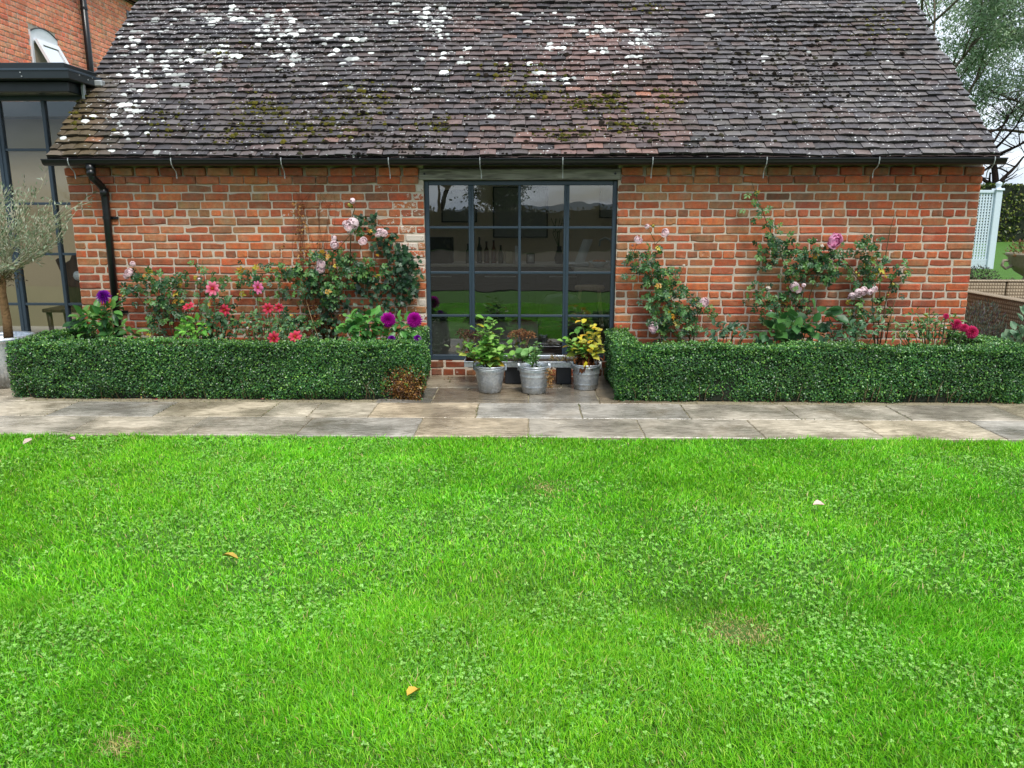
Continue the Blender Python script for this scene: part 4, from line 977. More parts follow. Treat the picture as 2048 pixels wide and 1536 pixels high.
# ------------------------------------------------------------------ flowers
def petal(m, ax_a, tilt, L_, W_, cup, curl, r0, z0, cfun, nu=4, nv=3, notch=0.0):
    vs_ = []; cs = []
    for i in range(nu + 1):
        t = i / nu
        wv = W_ * (math.sin(min(1, t * 1.02) ** .75 * math.pi * .62 + .42) - .12) * (1.0 if t < .98 else .72)
        tl = tilt - curl * t * t
        for j in range(nv + 1):
            s = (j / nv - .5) * 2; lx = s * wv * .5; r = r0 + L_ * t * math.sin(tl) - notch * L_ * (1 - abs(s)) * (t > .98); z = z0 + L_ * t * math.cos(tl) + cup * s * s * wv * math.sin(tl) ; rr = r - cup * s * s * wv * math.cos(tl)
            vs_.append((rr * math.cos(ax_a) - lx * math.sin(ax_a), rr * math.sin(ax_a) + lx * math.cos(ax_a), z)); cs.append(cfun(t, s))
    n0 = len(m.v); k = nv + 1; m.v += vs_; m.c += [tuple(c) + (0,) for c in cs]
    for i in range(nu):
        for j in range(nv): m.f.append((n0 + i * k + j, n0 + i * k + j + 1, n0 + (i + 1) * k + j + 1, n0 + (i + 1) * k + j))
def mixc(a, b_, t): return tuple(x * (1 - t) + y * t for x, y in zip(a, b_))
def rose_mesh(c_in, c_out, seed, openness=1.0):
    random.seed(seed); m = MB(); N = 30
    for i in range(N):
        t = i / (N - 1); a = i * 2.39996 + random.uniform(-.3, .3); tilt = .10 + (1.25 * openness) * t ** 1.3 + random.uniform(-.08, .08)
        L_ = .45 + .55 * t; W_ = (.55 + .55 * t); k = random.uniform(.9, 1.08)
        petal(m, a, tilt, L_ * random.uniform(.9, 1.1), W_, .32, .35 + .5 * t, .03 + .06 * t, -.02 + .15 * (1 - t), lambda tt, s, t=t, k=k: tuple(v * k for v in mixc(c_in, c_out, min(1, .25 * t + .75 * tt))))
    m.tube([(0, 0, -.5), (0, 0, -.1), (0, 0, .05)], [.05, .16, .12], 8, lin(84, 120, 52, .7))
    return m.mesh('bloom', M['petal'], True)
def bud_mesh(col):
    m = MB(); m.lathe([(.01, -.5), (.18, -.4), (.30, -.1), (.26, .25), (.12, .55), (.0, .66)], 10, (0, 0, 0), col)
    for k in range(5):
        a = k * 1.2566; petal(m, a, .25, .7, .28, .1, -.1, .20, -.42, lambda t, s: lin(92, 130, 60, .7), 3, 2)
    return m.mesh('bud', M['petal'], True)
def dahlia_single(c_base, c_tip, seed, n=8):
    random.seed(seed); m = MB()
    for layer in (0, 1):
        for k in range(n if layer == 0 else 4):
            a = 2 * math.pi * k / (n if layer == 0 else 4) + .2 * layer + random.uniform(-.06, .06)
            petal(m, a, 1.38 - .2 * layer + random.uniform(-.12, .08), random.uniform(.9, 1.02) - .2 * layer, .56, -.14, -.12, .10, .02 * layer, lambda t, s: mixc(c_base, c_tip, min(1, max(0, (t - .15) * 1.5))), 5, 4)
    return m.mesh('bloom', M['petal'], True)
def dahlia_eye():
    m = MB(); m.lathe([(.22, .0), (.23, .06), (.15, .12), (.0, .14)], 14, (0, 0, 0), lin(150, 18, 24, .8)); 
    for k in range(14): a = k * .4488; m.lathe([(.035, .10), (.03, .15), (0, .17)], 6, (.11 * math.cos(a), .11 * math.sin(a), 0), lin(226, 150, 40, .8))
    return m.mesh('flower_eye', M['petal'], True)
def dahlia_ball(c_in, c_out, seed, n=95, spiky=True):
    random.seed(seed); m = MB()
    for i in range(n):
        z = 1 - 1.35 * (i + .5) / n; th = math.acos(max(-1, min(1, z))); a = i * 2.39996; t = i / n
        L_ = (.35 + .50 * t ** .6) * random.uniform(.92, 1.08)
        petal(m, a, min(th * .98 + .04, 1.9), L_, .24 if spiky else .36, .55, -.10, .16 * math.sin(th), .22 * math.cos(th) - .1, lambda tt, s, t=t: mixc(c_in, c_out, min(1, .35 * t + .65 * tt)), 3, 2)
    m.tube([(0, 0, -.5), (0, 0, -.15), (0, 0, 0)], [.06, .2, .2], 8, lin(84, 120, 52, .7))
    return m.mesh('bloom', M['petal'], True)
PINK_I, PINK_O = lin(250, 212, 222, 1.0), lin(255, 240, 242, 1.0)
ROSE = [rose_mesh(PINK_I, PINK_O, s, o) for s, o in ((1, 1.0), (2, 1.15), (3, .85))]
ROSE_D = rose_mesh(lin(238, 140, 190, 1.0), lin(248, 190, 222, 1.0), 4, 1.1); ROSE_P = rose_mesh(lin(240, 220, 190, .9), lin(246, 236, 224, .9), 5, .55)
BUD_Y = bud_mesh(lin(226, 214, 120, .8)); BUD_P = bud_mesh(lin(240, 200, 214, .85))
DS_RED = [dahlia_single(lin(176, 22, 40, .9), lin(238, 84, 110, .95), s) for s in (6, 7)]; DS_PINK = dahlia_single(lin(206, 44, 70, .9), lin(246, 140, 168, .95), 8); DS_LIL = dahlia_single(lin(214, 70, 120, .9), lin(240, 140, 184, .95), 9)
EYE_ = dahlia_eye()
DB_MAG = [dahlia_ball(lin(150, 0, 120, .9), lin(206, 24, 182, .95), s) for s in (10, 11)]; DB_PUR = dahlia_ball(lin(84, 0, 110, .9), lin(140, 30, 176, .95), 12, 80); DB_PNK = [dahlia_ball(lin(190, 20, 80, .9), lin(236, 76, 136, .95), s, 80, False) for s in (13, 14)]
random.seed(77)
def face(dx, dy, dz, roll=None):
    q = Vector((dx, dy, dz)).to_track_quat('Z', 'Y'); return q @ Matrix.Rotation(random.uniform(0, 6.28) if roll is None else roll, 3, 'Z').to_quaternion()

# ------------------------------------------------------------------ wall plants
ROSE_G = [(66, 112, 58), (52, 96, 54), (84, 130, 66), (46, 82, 52), (104, 148, 72)]
IVY_G = [(42, 80, 50), (50, 92, 56), (36, 68, 46), (64, 106, 64)]
DAH_G = [(64, 116, 52), (84, 138, 60), (50, 98, 50), (104, 156, 70)]
GREY_G = [(78, 112, 84), (62, 98, 70), (96, 128, 92)]
def wall_leaves(blobs, Yw, per_m2, L_rng, cols, shape='oval', wr=.62, compound=True, k=.88, yellow=.03, thick=.09, droop=.35):
    """leafy patches given by spots on the photograph at the wall's own depth"""
    parts = []
    for (x, y, rx, ry, dn) in blobs:
        c = at(x, y, Yw); sx = rx * .00475; sz = ry * .00475; n = max(3, int(per_m2 * dn * math.pi * sx * sz))
        r = np.sqrt(rng.random(n)); a = rng.uniform(0, 6.28, n); r = r * (1 + .25 * rng.normal(size=n) * (r > .7))
        P = np.stack([c[0] + r * np.cos(a) * sx, c[1] - np.abs(rng.normal(0, thick, n)) * (1.05 - .6 * r) - .005, c[2] + r * np.sin(a) * sz], 1)
        P[:, 1] = np.minimum(P[:, 1], WALL - .03)
        N0 = norm(np.stack([rng.normal(0, .45, n), -np.ones(n) * .8, rng.normal(.35, .45, n)], 1)); D0 = norm(np.stack([rng.normal(0, 1, n), rng.normal(-.15, .3, n), rng.normal(-droop, .6, n)], 1)); D0 = norm(D0 - N0 * (D0 * N0).sum(1, keepdims=True))
        S0 = np.cross(D0, N0); L0 = rng.uniform(*L_rng, n); C0 = palette(n, cols, k)
        yl = rng.random(n) < yellow * .5; C0[yl] = palette(yl.sum(), [(206, 196, 60), (186, 170, 52), (214, 160, 50)], .8)
        if not compound: parts.append(leaves(P, D0, N0, L0, L0 * wr, C0, shape)); continue
        for t, sd, an in ((1.0, 0, 0), (.75, 1, .9), (.75, -1, .9), (.25, 1, 1.1), (.25, -1, 1.1)):
            Pk = P + D0 * (L0 * 1.1 * t)[:, None]; Dk = norm(D0 * math.cos(an) + S0 * math.sin(an) * sd + rng.normal(0, .12, (n, 3))); Nk = norm(N0 + rng.normal(0, .22, (n, 3)))
            q = .8 if t < .5 else 1.0; parts.append(leaves(Pk, Dk, Nk, L0 * q, L0 * wr * q, C0 * rng.uniform(.88, 1.12, (n, 1)), shape))
    return cat_leaves(parts)
def canes(m, paths, Yw, r0=.006, col=(92, 84, 52)):
    for pts in paths:
        q = [at(p[0], p[1], Yw - (p[2] if len(p) > 2 else 0)) for p in pts]
        # subdivide with a little wander
        out = []
        for a_, b_ in zip(q[:-1], q[1:]):
            for t in (0, .5): w = a_ * (1 - t) + b_ * t; out.append(w + (np.array([random.uniform(-.008, .008), random.uniform(-.006, .006), 0]) if t else 0))
        out.append(q[-1]); m.tube([tuple(p) for p in out], [r0 * (1 - .7 * i / len(out)) for i in range(len(out))], 6, lin(*col, .75))
def plant(name, base, label, cat, group=None): return empty(name, base, label=label, cat=cat, group=group)
def sub(o_root, name, me, smooth_=False, **tg):
    o = link(name, me, o_root, **tg); o.location = tuple(-v for v in o_root.location); return o
def bloom(root, me, x, y, Y, size, aim, name='bloom', eye=None):
    p = at(x, y, Y); o = link(name, me, root, loc=Vector(p) - root.location, rot=face(*aim), scale=size)
    if eye: link('flower_eye', eye, o)
    return o
RG = 'climbing roses trained on the barn wall'
def rose(label, base_px, leaf_blobs, cane_paths, blooms, cols=ROSE_G, per=780, yellow=.03):
    b0 = at(base_px, 700, 7.5); root = plant('climbing_rose', (b0[0], 7.5, .035), label, 'rose', RG)
    V, F, C = wall_leaves(leaf_blobs, 7.56, per, (.026, .042), cols, yellow=yellow)
    sub(root, 'foliage', raw_mesh('foliage', V, F, C, M['leaf']), kind='stuff')
    m = MB(); canes(m, cane_paths, 7.56)
    for bl in blooms:
        if len(bl) > 5 and bl[5]: canes(m, [[bl[5], (bl[0], bl[1], .06)]], 7.56, .0035, (96, 124, 60))
    sub(root, 'cane', m.mesh('cane', M['stem'], True))
    for bl in blooms:
        bloom(root, bl[2], bl[0], bl[1], 7.49 if bl[4] is None else 7.49, bl[3] * 1.6, bl[4] or (random.uniform(-.6, .6), -1, random.uniform(-.2, .5)), 'bud' if bl[2] in (BUD_Y, BUD_P) else 'bloom')
    return root
A = None
rose('sparse pale pink climbing rose just right of the black downpipe', 330,
     [(300, 560, 45, 22, .9), (340, 585, 40, 35, .9), (270, 585, 25, 20, .5), (370, 550, 18, 18, .6), (350, 620, 30, 25, .7), (405, 540, 12, 24, .7), (440, 560, 30, 14, .8), (465, 590, 25, 18, .5), (320, 640, 30, 25, .6), (420, 600, 22, 20, .4)],
     [[(350, 690), (330, 620), (300, 570), (275, 545)], [(350, 690), (345, 620), (360, 560), (370, 535)], [(350, 690), (300, 620), (270, 585)], [(360, 690), (400, 600), (405, 520)], [(360, 690), (430, 580), (470, 555)]],
     [(262, 547, ROSE[0], .042, A, (290, 570)), (266, 530, ROSE[2], .034, A, (290, 560)), (254, 553, ROSE[1], .032, A), (246, 592, BUD_Y, .022, A), (236, 588, BUD_Y, .018, A), (262, 570, BUD_Y, .016, A), (398, 558, ROSE[2], .020, A)], yellow=.10)
rose('pale pink climbing rose with loose bloom clusters left of the window', 650,
     [(560, 540, 55, 16, .8), (500, 545, 30, 20, .6), (610, 545, 40, 16, .9), (660, 520, 45, 22, 1.0), (700, 530, 35, 20, .9), (640, 560, 40, 24, .9), (740, 540, 32, 24, .9), (690, 570, 30, 20, .5), (600, 580, 36, 20, .5), (540, 580, 34, 18, .45), (610, 650, 50, 26, .6), (570, 640, 40, 26, .6), (500, 640, 30, 20, .5), (660, 590, 22, 40, .7), (722, 455, 14, 14, .9), (520, 560, 20, 14, .5)],
     [[(655, 690), (650, 600), (660, 520), (700, 470), (720, 450)], [(655, 690), (640, 570), (560, 540), (490, 545)], [(655, 690), (690, 560), (745, 530), (770, 480)], [(640, 690), (612, 620), (604, 590)], [(700, 530), (705, 430), (710, 405)], [(655, 600), (668, 490)]],
     [(698, 455, ROSE[0], .058, A), (712, 446, ROSE[1], .058, A), (706, 463, ROSE[2], .042, A), (692, 449, ROSE[1], .040, A), (668, 489, ROSE[1], .040, A), (672, 479, ROSE[2], .034, A), (683, 484, BUD_P, .018, A), (726, 483, ROSE[0], .042, A, (720, 500)), (759, 472, ROSE[2], .036, A), (768, 466, ROSE[0], .040, A), (760, 461, ROSE[2], .030, A), (709, 401, ROSE[2], .034, A), (701, 411, BUD_Y, .040, A), (643, 529, ROSE[0], .046, A), (640, 538, ROSE[1], .042, A), (517, 573, BUD_P, .02, A)], yellow=.05)
rose('pale pink climbing rose immediately right of the window', 1370,
     [(1305, 500, 18, 14, .9), (1270, 520, 18, 20, .8), (1300, 525, 32, 16, 1), (1320, 545, 30, 16, .8), (1290, 555, 32, 14, .9), (1330, 570, 38, 18, 1), (1310, 590, 24, 12, .8), (1320, 610, 34, 22, .9), (1345, 580, 18, 14, .8), (1370, 585, 14, 12, .6), (1340, 625, 34, 22, .9), (1385, 615, 30, 24, .9), (1410, 625, 16, 12, .7), (1310, 645, 26, 14, .8), (1345, 660, 34, 24, .7), (1390, 645, 26, 20, .7)],
     [[(1385, 690), (1370, 640), (1330, 580), (1310, 520), (1308, 470)], [(1385, 690), (1340, 600), (1275, 530), (1262, 495)], [(1385, 690), (1395, 630), (1405, 610)], [(1370, 690), (1330, 650), (1305, 640)]],
     [(1296, 455, ROSE[2], .030, A, (1308, 480)), (1306, 452, BUD_Y, .030, A), (1333, 467, ROSE[0], .042, A, (1310, 490)), (1275, 483, ROSE[0], .040, A, (1265, 510)), (1265, 491, BUD_P, .018, A), (1406, 605, ROSE[1], .044, A), (1308, 655, ROSE[1], .048, A), (1306, 664, ROSE[2], .030, A), (1369, 532, ROSE_P, .020, A, (1355, 560)), (1349, 645, BUD_P, .024, A), (1361, 649, BUD_Y, .018, A), (1345, 621, BUD_Y, .02, A)])
rose('wide pink climbing rose with a tall thin shoot reaching the eaves', 1600,
     [(1526, 455, 12, 14, .8), (1545, 468, 14, 18, 1), (1555, 490, 20, 18, 1), (1575, 510, 26, 20, 1), (1530, 505, 22, 16, .8), (1525, 525, 16, 12, .8), (1600, 520, 30, 22, 1.1), (1630, 510, 24, 22, 1), (1640, 535, 24, 26, .9), (1665, 525, 14, 34, 1.1), (1590, 545, 34, 16, .9), (1640, 560, 22, 14, .7), (1610, 485, 18, 10, .8), (1665, 505, 20, 12, .8), (1515, 585, 26, 22, .9), (1535, 605, 34, 14, .7), (1580, 590, 24, 20, .7), (1600, 610, 30, 20, .6), (1550, 640, 44, 24, .7), (1520, 415, 16, 9, .5), (1516, 437, 24, 7, .5), (1503, 388, 10, 6, .5), (1500, 415, 8, 6, .5)],
     [[(1600, 690), (1590, 600), (1570, 530), (1535, 450), (1515, 400), (1503, 362)], [(1600, 690), (1620, 590), (1640, 540), (1680, 520)], [(1600, 690), (1550, 620), (1520, 590)], [(1600, 560), (1650, 520), (1668, 490)], [(1640, 510), (1700, 540), (1735, 575)]],
     [(1664, 483, ROSE_D, .066, (.1, -1, .1)), (1672, 475, ROSE_D, .040, A), (1641, 491, ROSE_P, .026, A), (1632, 480, BUD_P, .022, A), (1590, 572, ROSE[1], .044, A), (1593, 580, ROSE[0], .034, A), (1607, 570, ROSE[2], .026, A), (1537, 579, ROSE_P, .034, (-.4, -1, .5)), (1541, 622, BUD_P, .024, A), (1559, 624, BUD_Y, .02, A)], yellow=.04)
rose('pink climbing rose with one drooping flower spray near the right wall end', 1760,
     [(1715, 500, 14, 12, .8), (1735, 485, 14, 14, .8), (1740, 520, 26, 18, .9), (1725, 495, 12, 18, .8), (1765, 515, 12, 10, .8), (1745, 545, 24, 24, .8), (1710, 560, 24, 18, .7), (1800, 540, 22, 16, .7), (1780, 555, 16, 16, .6), (1730, 560, 24, 14, .7), (1785, 580, 10, 18, .5), (1720, 620, 34, 34, .5), (1760, 620, 26, 30, .35), (1700, 640, 24, 20, .6)],
     [[(1750, 690), (1745, 600), (1735, 530), (1740, 480)], [(1760, 690), (1770, 610), (1790, 545), (1815, 530)], [(1755, 690), (1760, 560), (1780, 460), (1792, 422)], [(1680, 510), (1710, 545), (1740, 570, .04)], [(1770, 690), (1790, 600)]],
     [(1704, 588, ROSE[1], .032, (-.3, -.8, -.5)), (1714, 582, ROSE[0], .042, (0, -.9, -.3)), (1724, 580, ROSE[1], .040, (.1, -1, -.2)), (1735, 582, ROSE[2], .038, (.2, -1, -.2)), (1743, 577, ROSE[0], .036, (.4, -1, -.1)), (1697, 596, BUD_P, .022, A), (1717, 551, BUD_Y, .026, A), (1712, 545, BUD_Y, .024, A), (1811, 545, BUD_Y, .030, A), (1786, 568, BUD_Y, .026, A), (1675, 638, BUD_Y, .024, A), (1730, 625, BUD_Y, .022, A), (1776, 590, BUD_Y, .020, A)], yellow=.12)
# ivy
c = at(790, 690, 7.55); iv = plant('ivy', (c[0], 7.6, .035), 'dark glossy ivy climbing the wall beside the left window jamb', 'ivy')
V, F, C = wall_leaves([(778, 470, 24, 14, 1), (795, 500, 30, 18, 1.1), (760, 495, 22, 14, .7), (800, 525, 34, 18, 1.1), (820, 520, 18, 12, 1), (815, 550, 26, 24, 1.2), (800, 570, 30, 18, 1.1), (820, 580, 20, 20, 1), (790, 600, 30, 16, 1), (770, 620, 24, 14, .8), (735, 570, 34, 18, .8), (720, 550, 30, 16, .6), (760, 560, 22, 14, .7), (748, 440, 9, 14, 1), (737, 458, 12, 10, .9), (725, 440, 16, 12, .9), (680, 600, 26, 14, .5), (650, 610, 16, 40, .7), (700, 620, 40, 14, .5), (640, 570, 30, 18, .6), (745, 590, 26, 14, .6), (660, 650, 24, 26, .7)],
    7.6, 1150, (.036, .062), IVY_G, 'ivy', .85, False, .75, .012, .05, .9)
sub(iv, 'foliage', raw_mesh('foliage', V, F, C, M['leaf']), kind='stuff')
m = MB(); canes(m, [[(780, 690), (795, 620), (815, 560), (800, 500), (775, 465), (748, 430)], [(780, 690), (740, 600), (700, 560)], [(655, 690), (650, 620), (640, 560)]], 7.62, .006, (110, 90, 62)); sub(iv, 'vine', m.mesh('vine', M['stem'], True))
# dried climber
c = at(640, 690, 7.6); dc = plant('dried_climber', (c[0], 7.6, .035), 'withered brown climber clinging in a narrow column on the brick wall', 'climber')
V, F, C = wall_leaves([(597, 412, 14, 10, 1), (603, 440, 12, 20, 1), (598, 470, 10, 16, .9), (612, 500, 16, 20, .8), (608, 525, 22, 12, .7), (600, 550, 50, 26, .35), (640, 620, 50, 40, .4), (670, 660, 40, 24, .5), (580, 590, 50, 20, .25), (560, 500, 20, 20, .15), (640, 500, 10, 26, .3), (655, 640, 40, 40, .5)],
    7.62, 1900, (.018, .034), [(176, 128, 70), (150, 96, 50), (196, 150, 92), (120, 76, 44), (132, 70, 44)], 'diamond', .7, False, .75, 0, .03, .5)
sub(dc, 'foliage', raw_mesh('foliage', V, F, C, M['dry']), kind='stuff')
m = MB(); paths = []
for k in range(16):
    x = 600 + random.uniform(-14, 60); paths.append([(640 + random.uniform(-20, 30), 690), (630 + random.uniform(-25, 30), 600), (x + random.uniform(-12, 12), 500), (x + random.uniform(-16, 20), 420), (x + random.uniform(-20, 46), 352 + random.uniform(0, 50))])
canes(m, paths, 7.635, .0022, (120, 72, 46)); canes(m, [[(640, 685, .2), (612, 600, .06)], [(625, 413), (645, 413)]], 7.6, .004, (168, 140, 100)); sub(dc, 'vine', m.mesh('vine', M['stem'], True))

# ------------------------------------------------------------------ dahlias and leafy perennials in the beds
def bush_leaves(blobs, Y, L_rng, cols, n_m2=520, shape='oval', wr=.55, k=.95, spread=.10, yellow=.02):
    parts = []
    for (x, y, rx, ry, dn) in blobs:
        c = at(x, y, Y); sx, sz = rx * .0045, ry * .0045; n = max(6, int(2.6 * n_m2 * dn * math.pi * sx * sz)); q = rand_unit(n) * (rng.random((n, 1)) ** .4)
        P = c + q * np.array([sx, spread, sz]); out = norm(q * np.array([1, 1, .6]) + np.array([0, -.25, .1])); D = norm(out + rng.normal(0, .45, (n, 3)) - np.array([0, 0, .25])); Nn = norm(np.array([0, -.45, .9]) + rng.normal(0, .4, (n, 3)) + out * .3)
        L0 = rng.uniform(*L_rng, n); C0 = palette(n, cols, k); yl = rng.random(n) < yellow * (L_rng[1] < .08); C0[yl] = palette(yl.sum(), [(200, 190, 70), (186, 160, 60)], .8)
        parts.append(leaves(P, D, Nn, L0, L0 * wr, C0, shape))
    return cat_leaves(parts)
DG = 'dahlias in flower in the beds'
def dahlia(label, base_px, Y, blobs, L_rng, blooms, cols=DAH_G, name='dahlia', cat='dahlia', group=DG, n_m2=520, wr=.55, stems=True):
    c = at(base_px, 690, Y); root = plant(name, (c[0], Y, .035), label, cat, group)
    V, F, C = bush_leaves(blobs, Y, L_rng, cols, n_m2, wr=wr); sub(root, 'foliage', raw_mesh('foliage', V, F, C, M['leaf']), kind='stuff')
    m = MB(); b0 = np.array([c[0], Y, .035])
    for bl in blooms:
        t = at(bl[0], bl[1], bl[5] if len(bl) > 5 else Y - .08); s = b0 + np.array([random.uniform(-.06, .06) + (t[0] - b0[0]) * .5, random.uniform(-.03, .03), 0]); mid = (s + t) / 2 + np.array([(t[0] - s[0]) * .1, .0, .05])
        e = t - np.array(bl[4]) / np.linalg.norm(bl[4]) * bl[3] * .3; m.tube([tuple(s), tuple(mid), tuple(e)], [.006, .005, .003], 6, lin(76, 96, 50, .75))
    for (x, y, rx, ry, dn) in blobs:
        for _ in range(3):
            t = at(x + random.uniform(-rx, rx) * .6, y, Y); m.tube([(t[0] * .5 + b0[0] * .5, Y, .03), tuple((t + b0) / 2 + np.array([0, 0, .02])), tuple(t)], [.006, .005, .003], 5, lin(70, 96, 48, .75))
    sub(root, 'stem', m.mesh('stem', M['stem'], True))
    for bl in blooms:
        eye = EYE_ if bl[2] in DS_RED + [DS_PINK, DS_LIL] else None
        bloom(root, bl[2], bl[0], bl[1], bl[5] if len(bl) > 5 else Y - .08, bl[3] * .86, (bl[4][0] + random.uniform(-.25, .25), bl[4][1], bl[4][2] + random.uniform(-.2, .3)), 'bud' if bl[2] in (BUD_P, BUD_Y) else 'bloom', eye)
    return root
dahlia('violet dahlia with big leaves standing by the foot of the downpipe', 205, 7.2, [(195, 640, 40, 22, 1), (165, 640, 22, 14, .8), (215, 620, 20, 18, .8), (230, 660, 34, 14, .9), (180, 668, 40, 10, .9), (260, 668, 24, 8, .8)], (.07, .13), [(205, 592, DB_PUR, .085, (-.3, -1, .7)), (222, 613, BUD_Y, .022, (0, -1, .3))], wr=.52, n_m2=420)
dahlia('open coral pink dahlia with a red eye and four stems above the left hedge', 430, 7.1, [(440, 655, 34, 26, 1), (420, 640, 30, 22, .7), (395, 660, 30, 18, .8), (455, 625, 20, 30, .6), (415, 600, 12, 40, .4), (470, 650, 20, 20, .6)], (.035, .07), [(425, 577, DS_PINK, .075, (-.1, -1, .15)), (377, 613, DS_RED[0], .062, (-.2, -.6, .9)), (449, 620, DS_RED[1], .062, (.1, -1, .2)), (392, 572, BUD_P, .02, (-.4, -1, .2))], cols=[(76, 116, 76), (60, 100, 60), (92, 132, 80)])
dahlia('lilac pink dahlia facing sideways with small red dahlias below it', 530, 7.1, [(545, 655, 40, 24, .9), (520, 640, 26, 20, .7), (585, 650, 30, 24, .8), (560, 630, 30, 16, .6), (500, 660, 20, 18, .6)], (.03, .06), [(515, 575, DS_LIL, .070, (.9, -.5, .3)), (536, 617, DS_RED[0], .058, (-.2, -1, .3)), (558, 615, DS_RED[1], .048, (.4, -1, .2)), (548, 677, DS_RED[0], .070, (-.1, -1, .3), 6.72), (590, 673, DS_RED[1], .068, (.2, -.8, .5), 6.74), (502, 645, ROSE_P, .03, (0, -1, .3)), (496, 655, ROSE_P, .03, (0, -1, .1))], cols=[(92, 130, 88), (72, 112, 66), (104, 146, 84)])
dahlia('bright green leafy perennial below the coral dahlias', 385, 7.0, [(390, 655, 26, 20, 1), (375, 668, 24, 12, 1)], (.05, .08), [], cols=[(110, 176, 64), (126, 190, 76), (96, 160, 60)], name='leafy_perennial', cat='plant', group=None, n_m2=650)
dahlia('magenta spiky ball dahlias with broad leaves beside the left window jamb', 740, 7.05, [(730, 650, 34, 26, 1), (705, 660, 26, 20, .9), (745, 640, 24, 16, .8), (800, 655, 34, 18, .8), (760, 668, 30, 12, .8), (700, 640, 14, 10, .6)], (.06, .115), [(776, 640, DB_MAG[0], .085, (-.05, -1, .15)), (828, 639, DB_MAG[1], .088, (.1, -1, .2)), (783, 676, DB_PUR, .045, (0, -.4, 1), 6.8), (835, 675, DB_PUR, .045, (0, -.4, 1), 6.8)], cols=[(96, 158, 70), (76, 136, 60), (112, 172, 80), (60, 112, 54)], wr=.55, n_m2=430)
dahlia('deep pink ball dahlias in feathery leaves at the right wall end', 1870, 7.05, [(1860, 655, 50, 18, .9), (1820, 660, 40, 16, .7), (1890, 640, 30, 14, .6), (1840, 635, 30, 14, .5), (1920, 668, 20, 8, .7), (1800, 665, 24, 12, .6)], (.035, .07), [(1893, 632, DB_PNK[0], .034, (0, -1, .4)), (1914, 648, DB_PNK[1], .060, (-.1, -1, .4)), (1929, 655, DB_PNK[0], .048, (.1, -1, .4)), (1945, 664, DB_PNK[1], .072, (.2, -1, .35)), (1890, 656, ROSE_P, .035, (-.2, -1, .4)), (1860, 617, BUD_Y, .03, (0, -1, .5))], cols=[(96, 136, 76), (76, 116, 62), (112, 148, 80)], wr=.36, n_m2=700)
dahlia('grey green sage clump between the two roses right of the window', 1445, 7.1, [(1440, 660, 30, 18, 1), (1465, 650, 14, 22, .6), (1490, 665, 20, 14, .7)], (.04, .075), [], cols=GREY_G + [(70, 112, 76)], name='sage_clump', cat='plant', group=None, n_m2=560)
dahlia('large round leaved green plant under the wide climbing rose', 1580, 7.1, [(1585, 655, 40, 20, .9), (1545, 665, 34, 16, .8), (1640, 630, 30, 22, .6), (1620, 660, 26, 18, .6), (1570, 630, 20, 14, .5)], (.08, .14), [], cols=[(66, 116, 60), (52, 98, 54), (82, 132, 66)], name='broad_leaf_plant', cat='plant', group=None, n_m2=230, wr=.8)
dahlia('blue green leafy clump behind the right hedge near the drooping spray', 1690, 7.1, [(1690, 662, 50, 18, .9), (1740, 655, 30, 18, .7), (1655, 665, 26, 14, .7)], (.04, .075), [], cols=[(84, 124, 88), (66, 108, 72), (98, 138, 92)], name='leafy_perennial', cat='plant', group=None, n_m2=520)
# ------------------------------------------------------------------ buckets and pots in front of the window
def bucket(x, y, r_top, r_bot, h, label, bands):
    root = empty('galvanised_bucket', (x, y, 0), label=label, cat='bucket', group='galvanised buckets on the paving')
    prof = [(0.0, .006), (r_bot * .96, .006), (r_bot, .0), (r_bot * 1.01, .010)]
    zz = [h * t for t in np.linspace(.06, .97, 28)]
    for z in zz:
        t = z / h; r = r_bot + (r_top - r_bot) * t
        for bz in bands: r += .0045 * math.exp(-((z - bz) / .006) ** 2)
        prof.append((r, z))
    prof += [(r_top, h), (r_top * 1.03, h + .004), (r_top * 1.03, h + .012), (r_top * .985, h + .012), (r_top * .96, h - .01), (r_bot * .97 + (r_top - r_bot) * .6, h * .6)]
    b = MB(); b.lathe(prof, 40); b.build('body', M['zinc'], root, True)
    b = MB()
    for s in (-1, 1):
        b.bbox(s * r_top * 1.0 - .012, s * r_top * 1.0 + .012, -.016, .016, h - .035, h + .028, .003)
    pts = [(r_top * 1.03 * math.cos(a), -abs(math.sin(a)) * r_top * 1.08, h + .010 - .020 * math.sin(a)) for a in np.linspace(math.pi, 0, 17)]
    b.tube(pts, .0035, 6); b.build('handle', M['zinc'], root, True)
    b = MB(); vs_ = [(0, 0, h - .03)] + [(r_top * .95 * math.cos(a), r_top * .95 * math.sin(a), h - .035) for a in np.linspace(0, 6.2832, 24, endpoint=False)]
    b.add(vs_, [(0, 1 + i, 1 + (i + 1) % 24) for i in range(24)]); b.build('soil', M['soil'], root)
    return root
B1 = (-.345, 6.90); B2 = (.049, 6.88); B3 = (.521, 7.05)
bucket(*B1, .138, .098, .232, 'galvanised bucket holding the tall green leafy plant, leftmost of three', (.19, .205))
bucket(*B2, .135, .103, .236, 'galvanised bucket with muddy foot in the middle of three', (.155, .06, .20))
bucket(*B3, .128, .105, .222, 'galvanised bucket holding the yellowing plant, rightmost of three', (.15, .05))
def one_leaf(shape, L_, W_, col):
    V, F, C = leaves(np.zeros((1, 3)), np.array([[0, 1., 0]]), np.array([[0, 0, 1.]]), np.array([L_]), np.array([W_]), np.array([col]), shape)
    return raw_mesh('leaf', V, F, C, M['leaf'], True)
def leaf_obj(root, me, p, d, nrm, s=1.0):
    d = Vector(d).normalized(); n = Vector(nrm); x = d.cross(n).normalized(); z = x.cross(d)
    mt = Matrix((x, d, z)).transposed(); link('leaf', me, root, loc=p, rot=mt, scale=s)
